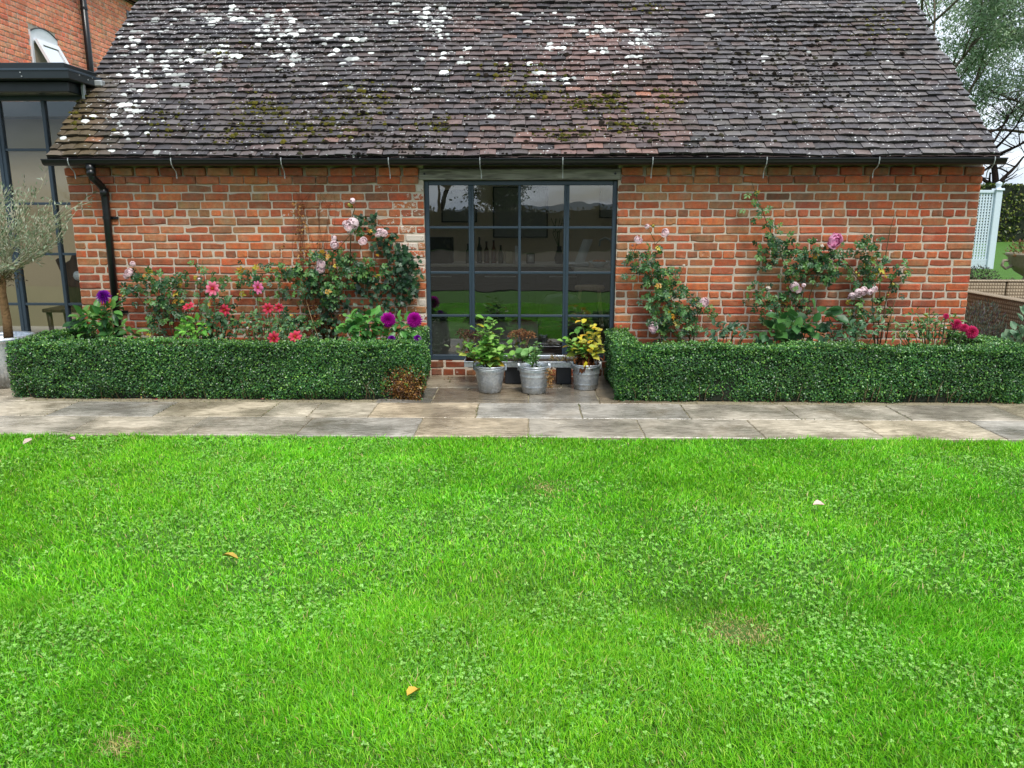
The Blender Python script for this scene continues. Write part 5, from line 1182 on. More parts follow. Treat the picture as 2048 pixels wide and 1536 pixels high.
def potted(label, pos, z0, stems, leafset, name='potted_plant', size=(.7, 1.25), per=9, stem_col=(96, 120, 54), droop=.3, group='plants in the buckets'):
    """stems: tips relative to base; leafset(t)->mesh for height fraction t; every leaf its own object"""
    root = empty(name, (pos[0], pos[1], z0), label=label, cat='plant', group=group); m = MB()
    for (tx, ty, tz) in stems:
        base = Vector((random.uniform(-.04, .04), random.uniform(-.04, .04), 0)); tip = Vector((tx, ty, tz)); mid = (base + tip) / 2 + Vector((tx * -.1, ty * -.1, .02))
        m.tube([base, mid, tip], [.006, .0045, .002], 6, lin(*stem_col, .75))
        for k in range(per):
            t = .22 + .80 * (k + random.random() * .5) / per; t = min(t, 1.0); p = base * (1 - t) ** 2 + mid * 2 * t * (1 - t) + tip * t * t
            a = k * 2.39996 + random.uniform(-.4, .4); out = Vector((math.cos(a), math.sin(a) - .25, random.uniform(-droop, .35) + .35 * t)); nrm = Vector((random.gauss(0, .25), -.35 + random.gauss(0, .25), 1))
            leaf_obj(root, leafset(p.z / max(.01, tip.z), p), p, out, nrm, random.uniform(*size) * (1.1 - .5 * t))
    m.build('stem', M['stem'], root, True)
    return root
LG = [one_leaf('oval', .112, .074, lin(*c, .9)) for c in ((122, 178, 72), (102, 160, 64), (142, 194, 88), (86, 140, 60), (158, 200, 104))]
LY = [one_leaf('oval', .108, .070, lin(*c, .95)) for c in ((214, 204, 60), (196, 190, 76), (224, 186, 60), (176, 190, 80))]
LB = [one_leaf('lance', .085, .030, lin(*c, .8)) for c in ((92, 54, 30), (120, 74, 40), (70, 42, 28))]
LBR = [one_leaf('oval', .110, .095, lin(*c, .95)) for c in ((112, 162, 84), (96, 146, 72), (128, 176, 100))]
LS = [one_leaf('lance', .060, .024, lin(*c, .9)) for c in ((104, 148, 84), (88, 132, 74), (122, 164, 98))]
potted('tall bushy green plant with a few yellow lower leaves in the left bucket', B1, .20,
       [(-.05, -.01, .47), (.03, .0, .46), (-.12, -.02, .37), (.11, .01, .36), (-.19, -.05, .25), (.19, -.04, .25), (.0, -.12, .31), (-.08, .07, .36), (.08, -.12, .20), (-.21, -.02, .14), (.22, .0, .13), (.02, .06, .41), (-.10, -.12, .18), (.0, -.06, .40)],
       lambda t, p: random.choice(LY) if (p.z < .10 and random.random() < .5) or random.random() < .04 else random.choice(LG), per=13)
potted('small upright grey green plant rising from the middle bucket', B2, .20, [(.03, .0, .26), (.05, -.02, .18), (.01, .02, .20), (.07, .0, .22)], lambda t, p: random.choice(LS), per=16, size=(.8, 1.3))
potted('yellowing plant with brown withered lower leaves in the right bucket', B3, .19,
       [(-.10, -.03, .34), (.06, .0, .40), (-.16, -.02, .27), (.12, .02, .35), (.0, -.09, .31), (-.05, .05, .44), (.16, -.03, .22), (-.21, -.03, .25), (.08, -.10, .22), (-.09, -.09, .22), (.10, -.04, .37)],
       lambda t, p: random.choice(LB) if p.z < .12 else (random.choice(LY) if (p.x > .0 or random.random() < .45) else random.choice(LG)), per=13, droop=.7)
r_ = empty('withered_leaves', (B3[0], B3[1], .19), label='brown shrivelled leaves hanging over the rim of the right bucket', cat='leaves'); m = MB()
V, F, C = leaves(rng.normal(0, 1, (130, 3)) * np.array([.055, .055, .03]) + np.array([.0, -.02, .08]), norm(rng.normal(0, .35, (130, 3)) + np.array([0, -.15, -1])), norm(rng.normal(0, .6, (130, 3)) + np.array([0, -1, 0])), rng.uniform(.04, .10, 130), rng.uniform(.012, .026, 130), palette(130, [(92, 52, 28), (120, 72, 40), (70, 40, 26), (148, 96, 52)], .8), 'lance')
link('foliage', raw_mesh('foliage', V, F, C, M['dry']), r_, kind='stuff')
leaf_obj(r_, one_leaf('oval', .075, .05, lin(120, 70, 34, .8)), (-.045, -.115, .045), (0, -.15, -1), (0, -1, .1)); leaf_obj(r_, one_leaf('oval', .085, .05, lin(232, 214, 40, .85)), (-.012, -.12, .085), (.05, -.15, -1), (.1, -1, .1))
# dry stuff trailing over the middle bucket
r_ = empty('trailing_plant', (B2[0] + .11, B2[1] - .07, .2), label='dry brown trailing plant spilling over the middle bucket rim', cat='plant'); n = 240
q = rng.random(n); P = np.stack([.02 + rng.normal(0, .020, n) * (1 - .4 * q) + .012 * q, -.03 - .02 * q + rng.normal(0, .012, n), .04 - .17 * q], 1)
V, F, C = leaves(P, rand_unit(n) + np.array([0, 0, -.5]), rand_unit(n) + np.array([0, -1, .3]), rng.uniform(.010, .022, n), rng.uniform(.006, .012, n), palette(n, [(176, 132, 80), (148, 102, 60), (196, 160, 104), (120, 110, 60)], .8))
link('foliage', raw_mesh('foliage', V, F, C, M['dry']), r_, kind='stuff')
r_ = empty('ground_cover', (B2[0] + .03, B2[1] - .05, .205), label='low mossy growth on the soil of the middle bucket', cat='plant'); n = 220; a = rng.uniform(0, 6.28, n); q = .10 * np.sqrt(rng.random(n))
V, F, C = leaves(np.stack([q * np.cos(a), q * np.sin(a) * .7, rng.uniform(0, .03, n)], 1), rand_unit(n) + np.array([0, 0, .6]), rand_unit(n) + np.array([0, -.5, 1]), rng.uniform(.010, .02, n), rng.uniform(.006, .010, n), palette(n, [(150, 160, 70), (120, 136, 60), (170, 176, 96), (130, 90, 70)], .8))
link('foliage', raw_mesh('foliage', V, F, C, M['leaf']), r_, kind='stuff')

# zinc trough on dark blocks
tr = empty('zinc_trough', (0.0, 7.33, 0), label='long shallow zinc trough on dark blocks below the window', cat='trough'); b = MB()
x0, x1, y0, y1, z0, z1 = -.60, .66, -.13, .13, .165, .215
b.box(x0, x1, y0, y1, z0, z0 + .008); b.bbox(x0, x1, y0, y0 + .010, z0 + .008, z1, .002); b.bbox(x0, x1, y1 - .010, y1, z0 + .008, z1 + .015, .002); b.bbox(x0, x0 + .010, y0 + .010, y1 - .010, z0 + .008, z1 + .015, .002); b.bbox(x1 - .010, x1, y0 + .010, y1 - .010, z0 + .008, z1 + .015, .002)
b.tube([(x0, y0 - .004, z1), (x1, y0 - .004, z1)], .006, 8); b.tube([(x0, y1, z1 + .015), (x1, y1, z1 + .015)], .006, 8); b.build('tray', M['zinc'], tr)
b = MB(); b.box(x0 + .011, x1 - .011, y0 + .011, y1 - .011, z0 + .009, z1 - .012); b.build('soil', M['soil'], tr)
for xa, xb in ((-.22, .02), (.26, .40)):
    b = MB(); b.bbox(xa, xb, -.10, .11, 0.0, z0 - .002, .006); b.build('support_block', M['cabinet'], tr)
n = 260; tg_ = empty('stonecrop', (0.42, 7.3, .22), label='low brown and green stonecrop growing in the right half of the trough', cat='plant')
V, F, C = leaves(np.stack([rng.uniform(-.22, .16, n), rng.uniform(-.09, .08, n), rng.uniform(-.005, .03, n)], 1), rand_unit(n) + np.array([0, 0, .8]), rand_unit(n) + np.array([0, -.6, .8]), rng.uniform(.012, .026, n), rng.uniform(.006, .011, n), palette(n, [(150, 120, 60), (110, 116, 54), (170, 140, 76), (96, 78, 46)], .8), 'lance')
link('foliage', raw_mesh('foliage', V, F, C, M['leaf']), tg_, kind='stuff')
# terracotta pot + dried hydrangea heads
def pot(x, y, z, r, h, label):
    root = empty('clay_pot', (x, y, z), label=label, cat='pot'); b = MB(); b.lathe([(0, .004), (r * .7, .004), (r * .7, 0), (r * .95, h * .8), (r * 1.05, h * .8), (r * 1.08, h), (r * .95, h), (r * .9, h * .8), (0, h * .8)], 28); b.build('body', M['terracotta'], root, True); return root
pot(-.545, 7.27, .215, .048, .085, 'small terracotta pot half hidden on the left end of the trough')
def hydrangea(x, y, z, zt, r, label, cols):
    root = empty('dried_hydrangea', (x, y, z), label=label, cat='plant', group='dried hydrangea heads by the trough'); m = MB(); heads = []
    for k in range(5):
        a = k * 1.2566 + .4; p = Vector((math.cos(a) * r * .62, math.sin(a) * r * .4, zt + random.uniform(-.02, .02) + (.015 if k == 2 else 0))); heads.append(p); m.tube([(random.uniform(-.01, .01), 0, 0), p * .5, p], .004, 6, lin(112, 84, 54, .75))
    m.build('stem', M['stem'], root, True); n = 170
    for p in heads:
        u = rand_unit(n); u[:, 2] = np.abs(u[:, 2]) * .9 - .15; P = np.array(p) + u * r * .52 * rng.uniform(.75, 1.05, (n, 1))
        V, F, C = leaves(P, norm(u + rng.normal(0, .7, (n, 3))), norm(u + rng.normal(0, .5, (n, 3))), rng.uniform(.010, .018, n), rng.uniform(.007, .012, n), palette(n, cols, .8, .3))
        link('flower_head', raw_mesh('flower_head', V, F, C, M['dry']), root)
    n = 46; V, F, C = leaves(np.stack([rng.normal(0, r * .5, n), rng.normal(-.02, r * .4, n), rng.uniform(.02, zt * .8, n)], 1), rand_unit(n) + np.array([0, -.4, -.1]), rand_unit(n) + np.array([0, -.6, .9]), rng.uniform(.04, .07, n), rng.uniform(.02, .03, n), palette(n, [(120, 150, 70), (150, 166, 84), (98, 126, 60)], .8), 'lance')
    link('foliage', raw_mesh('foliage', V, F, C, M['leaf']), root, kind='stuff')
hydrangea(-.545, 7.27, .28, .16, .115, 'dark brown dried hydrangea heads in the small pot left of the buckets', [(96, 70, 56), (76, 54, 46), (118, 88, 66)])
hydrangea(-.06, 7.33, .22, .215, .12, 'rusty brown dried hydrangea heads behind the middle bucket', [(150, 104, 70), (120, 78, 54), (184, 136, 92), (96, 60, 44)])
potted('pale broad leaved young plant in the trough between the left and middle buckets', (-.03, 7.16), .22, [(-.10, -.06, .10), (.03, -.08, .14), (-.03, -.10, .08), (.09, -.04, .13)], lambda t, p: random.choice(LBR), per=4, size=(.75, 1.1), group=None, droop=.2)

# ------------------------------------------------------------------ olive tree in a ribbed planter
OX, OY = -4.845, 7.10
r_ = empty('ribbed_planter', (OX, OY, 0), label='tall ribbed grey zinc planter holding the olive tree', cat='planter'); b = MB()
b.lathe([(0, .004), (.195, .004), (.20, 0), (.225, .22), (.248, .415)], 96, (0, 0, 0), None, 48, .012); b.build('body', M['zinc'], r_, True)
b = MB(); b.lathe([(.250, .415), (.262, .425), (.266, .45), (.258, .466), (.236, .466), (.230, .44), (.225, .40), (0, .40)], 48); b.build('rim', M['zinc'], r_, True)
b = MB(); b.lathe([(.224, .405), (0, .412)], 24); b.build('soil', M['soil'], r_)
ot = empty('olive_tree', (OX, OY, .405), label='small grey green olive tree in the ribbed planter at the left edge', cat='tree'); b = MB()
TRX = .055
b.tube([(TRX, 0, 0), (TRX + .008, 0, .2), (TRX - .004, 0, .45), (TRX, 0, .62)], [.042, .036, .034, .045], 12, lin(150, 118, 82, .75)); tips = []
def branch(p, d, L_, r, depth):
    pts = [p]; q = Vector(p); dd = Vector(d).normalized()
    for i in range(4): dd = (dd + Vector((random.gauss(0, .10), random.gauss(0, .10), random.gauss(.05, .06)))).normalized(); q = q + dd * L_ / 4; pts.append(q.copy())
    b.tube(pts, [r, r * .85, r * .7, r * .55, r * .4], 5, lin(*random.choice([(200, 192, 168), (182, 178, 150), (164, 166, 132)]), .9))
    for i in range(1, 5): tips.append((pts[i].copy(), dd.copy(), depth))
    if depth < 2:
        for _ in range(3 if depth == 0 else 2):
            i = random.choice((1, 2, 3, 4)); nd = dd + Vector((random.gauss(0, .55), random.gauss(0, .55), random.gauss(.15, .3))); branch(pts[i], nd, L_ * random.uniform(.5, .75), r * .6, depth + 1)
for k in range(24):
    a = k * 2.39996; el = random.uniform(.25, 1.35); branch((TRX + math.cos(a) * .03, math.sin(a) * .03, .60 + random.uniform(-.03, .03)), (math.cos(a) * math.cos(el), math.sin(a) * math.cos(el) * .9, math.sin(el)), random.uniform(.34, .62), random.uniform(.006, .011), 0)
for k in range(5):   # low whips sweeping right
    branch((TRX, 0, .62), (1, random.uniform(-.3, .3), random.uniform(.25, .55)), random.uniform(.5, .62), .006, 1)
b.build('trunk', M['bark'], ot, True)
P, D = [], []
for (p, d, dep) in tips:
    for _ in range(3 if dep else 2): P.append(np.array(p) + rng.normal(0, .02, 3)); D.append(np.array(d) + rng.normal(0, .55, 3))
P = np.array(P); D = norm(np.array(D)); n = len(P); V, F, C = leaves(P, D, rand_unit(n) + np.array([0, -.6, .6]), rng.uniform(.030, .056, n), rng.uniform(.009, .014, n), palette(n, [(158, 172, 140), (136, 154, 118), (182, 192, 166), (116, 138, 98)], .9), 'lance')
link('crown', raw_mesh('crown', V, F, C, M['leaf']), ot, kind='stuff')
n = 420; P = np.stack([rng.normal(TRX, .075, n), rng.normal(0, .075, n), rng.normal(.60, .035, n)], 1); V, F, C = leaves(P, rand_unit(n), rand_unit(n), rng.uniform(.02, .05, n), rng.uniform(.005, .010, n), palette(n, [(104, 84, 50), (84, 70, 42), (130, 112, 66), (96, 100, 60)], .8), 'lance')
link('dead_shoots', raw_mesh('dead_shoots', V, F, C, M['dry']), ot, kind='stuff')

# ------------------------------------------------------------------ trees, hedges and garden beyond
def tree(name, base, H, label, trunk_r, spread, leafc, nleaf, Lr, Wr, seed, col=(70, 58, 48), group=None, levels=3, droop=0.0, first=.3, lean=(0, 0), clump=.35, shape='lance', k=.8):
    random.seed(seed); root = empty(name, base, label=label, cat='tree', group=group); b = MB(); tips = []
    def grow(p, d, L_, r, lev):
        pts = [Vector(p)]; q = Vector(p); dd = Vector(d).normalized(); seg = 5
        for i in range(seg): dd = (dd + Vector((random.gauss(0, .13), random.gauss(0, .13), random.gauss(.04, .10) - droop * lev * .12))).normalized(); q = q + dd * L_ / seg; pts.append(q.copy())
        b.tube(pts, [max(.006, r * (1 - .65 * i / seg)) for i in range(seg + 1)], 7 if lev < 2 else 5, lin(*col, .75))
        if lev >= 2: tips.extend((pts[i].copy(), dd.copy()) for i in range(2, seg + 1))
        if lev < levels:
            for c_ in range({0: 9, 1: 5, 2: 4}.get(lev, 3)):
                t = random.uniform(first if lev == 0 else .3, 1.0); i = min(seg - 1, int(t * seg)); p0 = pts[i].lerp(pts[i + 1], t * seg - i); a = random.uniform(0, 6.283); up = random.uniform(.05, .9) - droop * .4
                nd = Vector((math.cos(a) * spread, math.sin(a) * spread, up)) + dd * .35; grow(p0, nd, L_ * random.uniform(.42, .62), r * (1 - .65 * t) * .6, lev + 1)
    grow((0, 0, 0), (lean[0], lean[1], 1), H * .72, trunk_r, 0); b.build('trunk', M['bark'], root, True)
    T_ = np.array([tuple(t[0]) for t in tips]); i = rng.integers(0, len(T_), nleaf); cl = norm(rng.normal(size=(len(T_), 3))); P = T_[i] + rng.normal(0, clump, (nleaf, 3)) * rng.uniform(.3, 1, (nleaf, 1))
    shade = rng.uniform(.75, 1.2, len(T_))[i]; cols = palette(nleaf, leafc, k) * shade[:, None]; D = rand_unit(nleaf) + np.array([0, 0, -.35]); V, F, C = leaves(P, D, rand_unit(nleaf) + np.array([0, 0, .4]), rng.uniform(*Lr, nleaf), rng.uniform(*Wr, nleaf), cols, shape)
    link('crown', raw_mesh('crown', V, F, C, M['leaf']), root, kind='stuff'); return root
GUM = [(158, 182, 146), (142, 168, 128), (178, 198, 164), (120, 148, 110)]
tree('gum_tree', (14.6, 28.0, .7), 12.5, 'feathery grey green gum tree rising behind the right roof verge', .15, 1.0, GUM, 32000, (.10, .20), (.032, .055), 5, group='gum trees beyond the barn', clump=.30, first=.22, shape='lance', col=(120, 108, 94), k=1.05)
tree('gum_tree', (18.2, 27.0, .7), 11.0, 'second gum tree with darker drooping foliage at the right picture edge', .16, 1.1, [(152, 174, 146), (132, 156, 126), (170, 188, 158)], 28000, (.10, .20), (.032, .055), 9, group='gum trees beyond the barn', clump=.30, droop=.25, first=.25, col=(120, 108, 94), k=1.05)
# dark bare bough reaching across the gap below the crowns
tree('bare_tree', (15.3, 26.2, .7), 5.0, 'dark leafless tree with crooked boughs above the clipped hedge', .16, 1.6, [(70, 60, 50), (60, 56, 44)], 260, (.04, .07), (.01, .02), 21, col=(46, 36, 30), first=.35, lean=(-.25, 0), levels=3)

def leafy_block(name, x0, x1, y0, y1, z0, z1, n, L_, cols, label, cat, k=.75, group=None):
    root = empty(name, ((x0 + x1) / 2, (y0 + y1) / 2, z0), label=label, cat=cat, group=group); o = np.array(root.location); b = MB(); i_ = L_ * .8; b.box(x0 + i_ - o[0], x1 - i_ - o[0], y0 + i_ - o[1], y1 - i_ - o[1], 0, z1 - i_ - o[2]); b.build('core', M['core'], root)
    S = np.array([x1 - x0, y1 - y0, z1 - z0]); ar = [S[0] * S[2], S[1] * S[2], S[1] * S[2], S[0] * S[1], S[0] * S[2]]; f_ = rng.choice(5, n, p=np.array(ar) / sum(ar)); u = rng.random((n, 3)); P = np.array([x0, y0, z0]) + u * S
    P[f_ == 0, 1] = y0; P[f_ == 4, 1] = y1; P[f_ == 1, 0] = x0; P[f_ == 2, 0] = x1; P[f_ == 3, 2] = z1; Nv = np.array([[0, -1, 0], [-1, 0, 0], [1, 0, 0], [0, 0, 1], [0, 1, 0]], float)[f_]
    P = P - Nv * (np.abs(rng.normal(0, L_ * .7, (n, 1)))) + Nv * (vn[4](P[:, 0] * 1.3, P[:, 2] * 1.7)[:, None] - .5) * L_ * 2; Nn = norm(Nv * .7 + rand_unit(n) * .9 + np.array([0, 0, .3])); Ls = rng.uniform(.7, 1.3, n) * L_
    V, F, C = leaves(P, rand_unit(n) + np.array([0, 0, -.2]), Nn, Ls, Ls * .65, palette(n, cols, k, .25)); link('foliage', raw_mesh('foliage', V - o, F, C, M['leaf']), root, kind='stuff'); return root
leafy_block('beech_hedge', 9.6, 24, 24, 25.4, .66, 2.46, 26000, .085, [(96, 120, 44), (76, 100, 40), (130, 146, 56), (60, 84, 36), (150, 156, 66)], 'tall clipped yellow green hedge across the far lawn', 'hedge')
# trellis
tx = empty('trellis_screen', (8.2, 15, .42), label='pale blue white lattice trellis with a finial post beyond the barn corner', cat='trellis'); b = MB()
b.bbox(.28, .40, -.055, .055, 0, 1.56, .008); post = b.build('post', M['trellis'], tx)
b = MB(); b.bbox(.26, .42, -.075, .075, 1.56, 1.60, .006); b.lathe([(.05, 1.60), (.035, 1.63), (.055, 1.67), (.05, 1.70), (0, 1.73)], 14, (.34, 0, 0)); b.build('finial', M['trellis'], post, True)
b = MB(); b.bbox(-1.6, .28, -.03, .03, 1.52, 1.57, .004); b.bbox(-1.6, .28, -.03, .03, .0, .06, .004); b.build('rail', M['trellis'], tx)
b = MB(); s = .052
for i in range(36): x = .25 - i * s; b.box(x - .013, x + .013, -.012, -.002, .06, 1.52)
for i in range(28): z = .10 + i * s; b.box(-1.6, .28, .0, .010, z - .014, z + .014)
for i in range(10): z = .085 + i * .026; b.box(-1.6, .28, -.024, -.013, z - .011, z + .011)
b.build('lattice', M['trellis'], tx)
# sofas
def sofa(label, x0, x1, y0, y1, back, zt=.70):
    root = empty('rattan_sofa', ((x0 + x1) / 2, (y0 + y1) / 2, -.02), label=label, cat='sofa', group='rattan sofas beside the barn'); o = root.location
    def P_(name, a0, a1, c0, c1, z0, z1, mat, b_=.012): b = MB(); b.bbox(a0 - o[0], a1 - o[0], c0 - o[1], c1 - o[1], z0, z1, b_); return b.build(name, mat, root)
    if back == '-x': P_('backrest', x0, x0 + .12, y0, y1, 0.03, zt, M['wicker']); P_('top_rail', x0 - .01, x0 + .13, y0 - .01, y1 + .01, zt + .002, zt + .022, M['wicker']); P_('seat', x0 + .122, x1, y0, y1, 0.03, .36, M['wicker']); P_('cushion', x0 + .13, x1 - .02, y0 + .02, y1 - .02, .362, .48, M['cream'], .03)
    else: P_('backrest', x0, x1, y1 - .12, y1, 0.03, zt, M['wicker']); P_('top_rail', x0 - .01, x1 + .01, y1 - .13, y1 + .01, zt + .002, zt + .022, M['wicker']); P_('seat', x0, x1, y0, y1 - .122, 0.03, .36, M['wicker']); P_('cushion', x0 + .02, x1 - .02, y0 + .02, y1 - .13, .362, .48, M['cream'], .03)
    for a0 in (x0 + .03, x1 - .07):
        for c0 in (y0 + .03, y1 - .07): P_('foot', a0, a0 + .04, c0, c0 + .04, 0.0, .03, M['black'], .003)
    return root
sofa('rattan sofa standing end on with its woven back towards the barn', 4.97, 5.75, 7.4, 9.4, '-x')
sofa('left rattan sofa at the back of the seating corner', 4.9, 6.31, 10.0, 10.75, 'y')
sofa('right rattan sofa at the back of the seating corner', 6.33, 7.9, 10.0, 10.75, 'y')
# urn with plants, dark shrubs
u_ = empty('stone_urn', (7.50, 12.1, .52), label='weathered stone urn with scroll handle on the raised lawn edge', cat='urn'); b = MB()
b.lathe([(.16, 0), (.16, .04), (.08, .08), (.07, .12), (.20, .20), (.28, .30), (.30, .40), (.34, .44), (.34, .47), (.29, .47), (.27, .40), (0, .40)], 28); b.build('bowl', M['stone'], u_, True)
for s in (-1, 1):
    b = MB(); b.tube([(s * .27, 0, .28), (s * .36, 0, .24), (s * .42, 0, .29), (s * .40, 0, .36), (s * .33, 0, .36)], .022, 8); b.build('scroll_handle', M['stone'], u_, True)
def clump(name, c, r, n, L_, W_, cols, label, shape='lance', cat='shrub', up=.5, k=.78, group=None, stems=10):
    root = empty(name, (c[0], c[1], c[2]), label=label, cat=cat, group=group); u = rand_unit(n); u[:, 2] = np.abs(u[:, 2]); q = u * rng.random((n, 1)) ** .4 * np.array(r)
    V, F, C = leaves(q, norm(u * np.array([1, 1, .5]) + rng.normal(0, .4, (n, 3)) + np.array([0, 0, up])), norm(rand_unit(n) + np.array([0, -.5, .8])), rng.uniform(*L_, n), rng.uniform(*W_, n), palette(n, cols, k, .2), shape); link('foliage', raw_mesh('foliage', V, F, C, M['leaf']), root, kind='stuff')
    m = MB()
    for _ in range(stems): a = random.uniform(0, 6.28); e = random.uniform(.3, .85); m.tube([(0, 0, -.04), (math.cos(a) * r[0] * e * .4, math.sin(a) * r[1] * e * .4, r[2] * .5), (math.cos(a) * r[0] * e, math.sin(a) * r[1] * e, r[2] * e)], [.008, .006, .003], 5, lin(92, 80, 56, .75))
    m.build('stem', M['stem'], root, True); return root
clump('urn_plant', (7.50, 12.1, .94), (.34, .34, .26), 420, (.04, .08), (.012, .03), [(126, 120, 66), (150, 120, 70), (110, 140, 70), (160, 100, 66)], 'straggly brownish plant filling the stone urn', cat='plant')
clump('dark_shrub', (6.55, 11.75, .48), (.36, .3, .34), 1500, (.02, .05), (.008, .016), [(62, 56, 50), (80, 76, 60), (50, 46, 44), (90, 100, 66)], 'dark twiggy low shrub at the foot of the trellis')
clump('dark_shrub', (7.05, 11.8, .46), (.26, .25, .16), 700, (.02, .05), (.01, .02), [(70, 92, 54), (90, 84, 54), (56, 70, 44)], 'low olive brown groundcover between the dark shrub and the urn')
clump('lavender', (4.60, 8.1, .03), (.33, .34, .66), 2600, (.03, .06), (.004, .008), [(120, 136, 116), (98, 118, 96), (140, 150, 130), (110, 98, 112)], 'grey green lavender bush beside the barn corner', up=1.2)
clump('hydrangea_bush', (4.74, 7.45, .03), (.26, .24, .66), 190, (.07, .12), (.05, .08), [(120, 160, 120), (96, 142, 96), (142, 178, 138)], 'pale round leaved bush cut by the right picture edge', shape='oval')
clump('low_plant', (4.45, 7.0, .01), (.16, .2, .3), 240, (.04, .07), (.015, .03), [(92, 116, 60), (120, 128, 66), (110, 84, 56)], 'ragged low plant at the outer end of the right hedge')

# behind the photographer: what the window mirrors
leafy_block('field_hedge', -40, 40, -21, -19.5, -.05, 1.85, 16000, .16, [(96, 92, 48), (78, 78, 40), (110, 104, 58), (60, 66, 36)], 'brownish field hedge behind the lawn, mirrored in the window', 'hedge')
for i, (x, y, h, s) in enumerate(((-1.9, -28, 4.2, 31), (-4.6, -24, 9.0, 32))):
    tree('garden_tree', (x, y, -.05), h, ('round leafy garden tree mirrored in the middle window panes', 'tall thin garden tree mirrored in the left window panes')[i], .16, .9, [(64, 92, 44), (52, 78, 40), (80, 106, 52)], 9000, (.12, .2), (.06, .11), s, group='garden trees behind the photographer', clump=.4, first=.25, shape='diamond')

# ------------------------------------------------------------------ kitchen seen through the window
kc = empty('kitchen_counter', (-.3, 11.4, .08), label='dark kitchen counter with pale worktop along the back wall', cat='counter'); b = MB(); b.bbox(-2.6, 1.6, -.30, .33, 0, .76, .004); b.build('cabinet', M['cabinet'], kc)
b = MB(); b.bbox(-2.62, 1.62, -.34, .34, .762, .80, .004); b.build('worktop', M['worktop'], kc)
for x in (-1.9, -1.0, -.1, .8):
    b = MB(); b.bbox(x - .4, x + .4, -.318, -.302, .06, .50, .003); b.bbox(x - .4, x + .4, -.318, -.302, .53, .74, .003); d_ = b.build('drawer_front', M['cabinet'], kc)
    b = MB(); b.bbox(x - .22, x + .22, -.335, -.319, .62, .635, .003); b.build('handle', M['galv'], d_)
ki = empty('kitchen_island', (1.05, 10.1, .08), label='kitchen island with pale thick top behind the right panes', cat='island'); b = MB(); b.bbox(-.42, .62, -.30, .45, 0, .78, .004); b.build('body', M['cabinet'], ki); b = MB(); b.bbox(-.5, .7, -.45, .5, .782, .84, .006); b.build('worktop', M['worktop'], ki)
def bottle(x, y, h, col, label):
    r = empty('bottle', (x, y, .881), label=label, cat='bottle', group='bottles on the kitchen worktop'); b = MB(); b.lathe([(0, 0), (.036, 0), (.037, .02), (.037, h * .58), (.014, h * .74), (.013, h * .96), (.015, h)], 16, (0, 0, 0), col); b.build('glass', M['attr_gloss'], r, True); b = MB(); b.lathe([(.016, h * .94), (.016, h * 1.01), (0, h * 1.01)], 12, (0, 0, 0), lin(60, 50, 40)); b.build('cap', M['attr'], r, True)
for x, h, c_, l_ in ((-.86, .27, (40, 60, 40), 'short dark green bottle at the left of the row'), (-.70, .36, (30, 40, 34), 'tallest black green bottle in the worktop row'), (-.60, .30, (90, 40, 24), 'amber bottle beside the tallest bottle'), (-.50, .32, (110, 46, 26), 'reddish bottle in the middle of the row'), (-.40, .25, (60, 70, 50), 'squat olive bottle right of the reddish one')):
    bottle(x, 11.25, h, lin(*c_, .6), l_)
def simple(name, label, cat, loc, parts, group=None):
    r = empty(name, loc, label=label, cat=cat, group=group)
    for nm, fn, mt in parts: b = MB(); fn(b); b.build(nm, mt, r, True)
    return r
simple('candle', 'white pillar candle on the kitchen worktop', 'candle', (-.16, 11.2, .881), [('wax', lambda b: b.lathe([(0, 0), (.04, 0), (.04, .24), (.03, .245), (0, .24)], 18), M['white']), ('wick', lambda b: b.tube([(0, 0, .24), (0, 0, .26)], .003, 5), M['black'])])
simple('photo_frame', 'small dark photo frame beside the candle', 'frame', (.02, 11.2, .881), [('frame', lambda b: (b.bbox(-.06, .06, -.01, .01, 0, .015, .002), b.bbox(-.06, .06, -.01, .01, .125, .14, .002), b.bbox(-.06, -.045, -.01, .01, .015, .125, .002), b.bbox(.045, .06, -.01, .01, .015, .125, .002)), M['black']), ('print', lambda b: b.box(-.045, .045, -.002, .002, .015, .125), M['white'])])
simple('black_cabinet_box', 'black box standing on the worktop at the left panes', 'box', (-1.25, 11.3, .881), [('case', lambda b: b.bbox(-.17, .17, -.14, .14, 0, .36, .006), M['black']), ('door', lambda b: b.bbox(-.15, .15, -.152, -.142, .03, .33, .003), M['cabinet'])])
for x, w, z0, z1, l_ in ((-1.02, .26, 1.44, 1.90, 'small framed picture on the kitchen wall at the left panes'), (-.13, .40, 1.22, 1.95, 'large framed picture hanging at the middle of the kitchen wall'), (1.35, .34, 1.5, 1.98, 'pale framed picture on the kitchen wall at the right panes')):
    r = empty('wall_picture', (x, 11.735, z0), label=l_, cat='picture', group='pictures on the kitchen wall'); h = z1 - z0; b = MB()
    b.bbox(-w, w, -.015, .012, 0, .02, .002); b.bbox(-w, w, -.015, .012, h - .02, h, .002); b.bbox(-w, -w + .02, -.015, .012, .02, h - .02, .002); b.bbox(w - .02, w, -.015, .012, .02, h - .02, .002); b.build('frame', M['black'], r); b = MB(); b.box(-w + .02, w - .02, -.004, .006, .02, h - .02, lin(150, 154, 150, .8)); b.build('print', M['attr'], r)
simple('mixer_tap', 'tall curved kitchen tap on the island', 'tap', (1.05, 10.2, .921), [('spout', lambda b: b.tube([(0, 0, 0), (0, 0, .26), (-.03, 0, .32), (-.09, 0, .34), (-.15, 0, .31), (-.16, 0, .24)], .014, 10), M['galv']), ('base', lambda b: b.lathe([(.03, 0), (.03, .03), (.018, .05)], 14), M['galv'])])
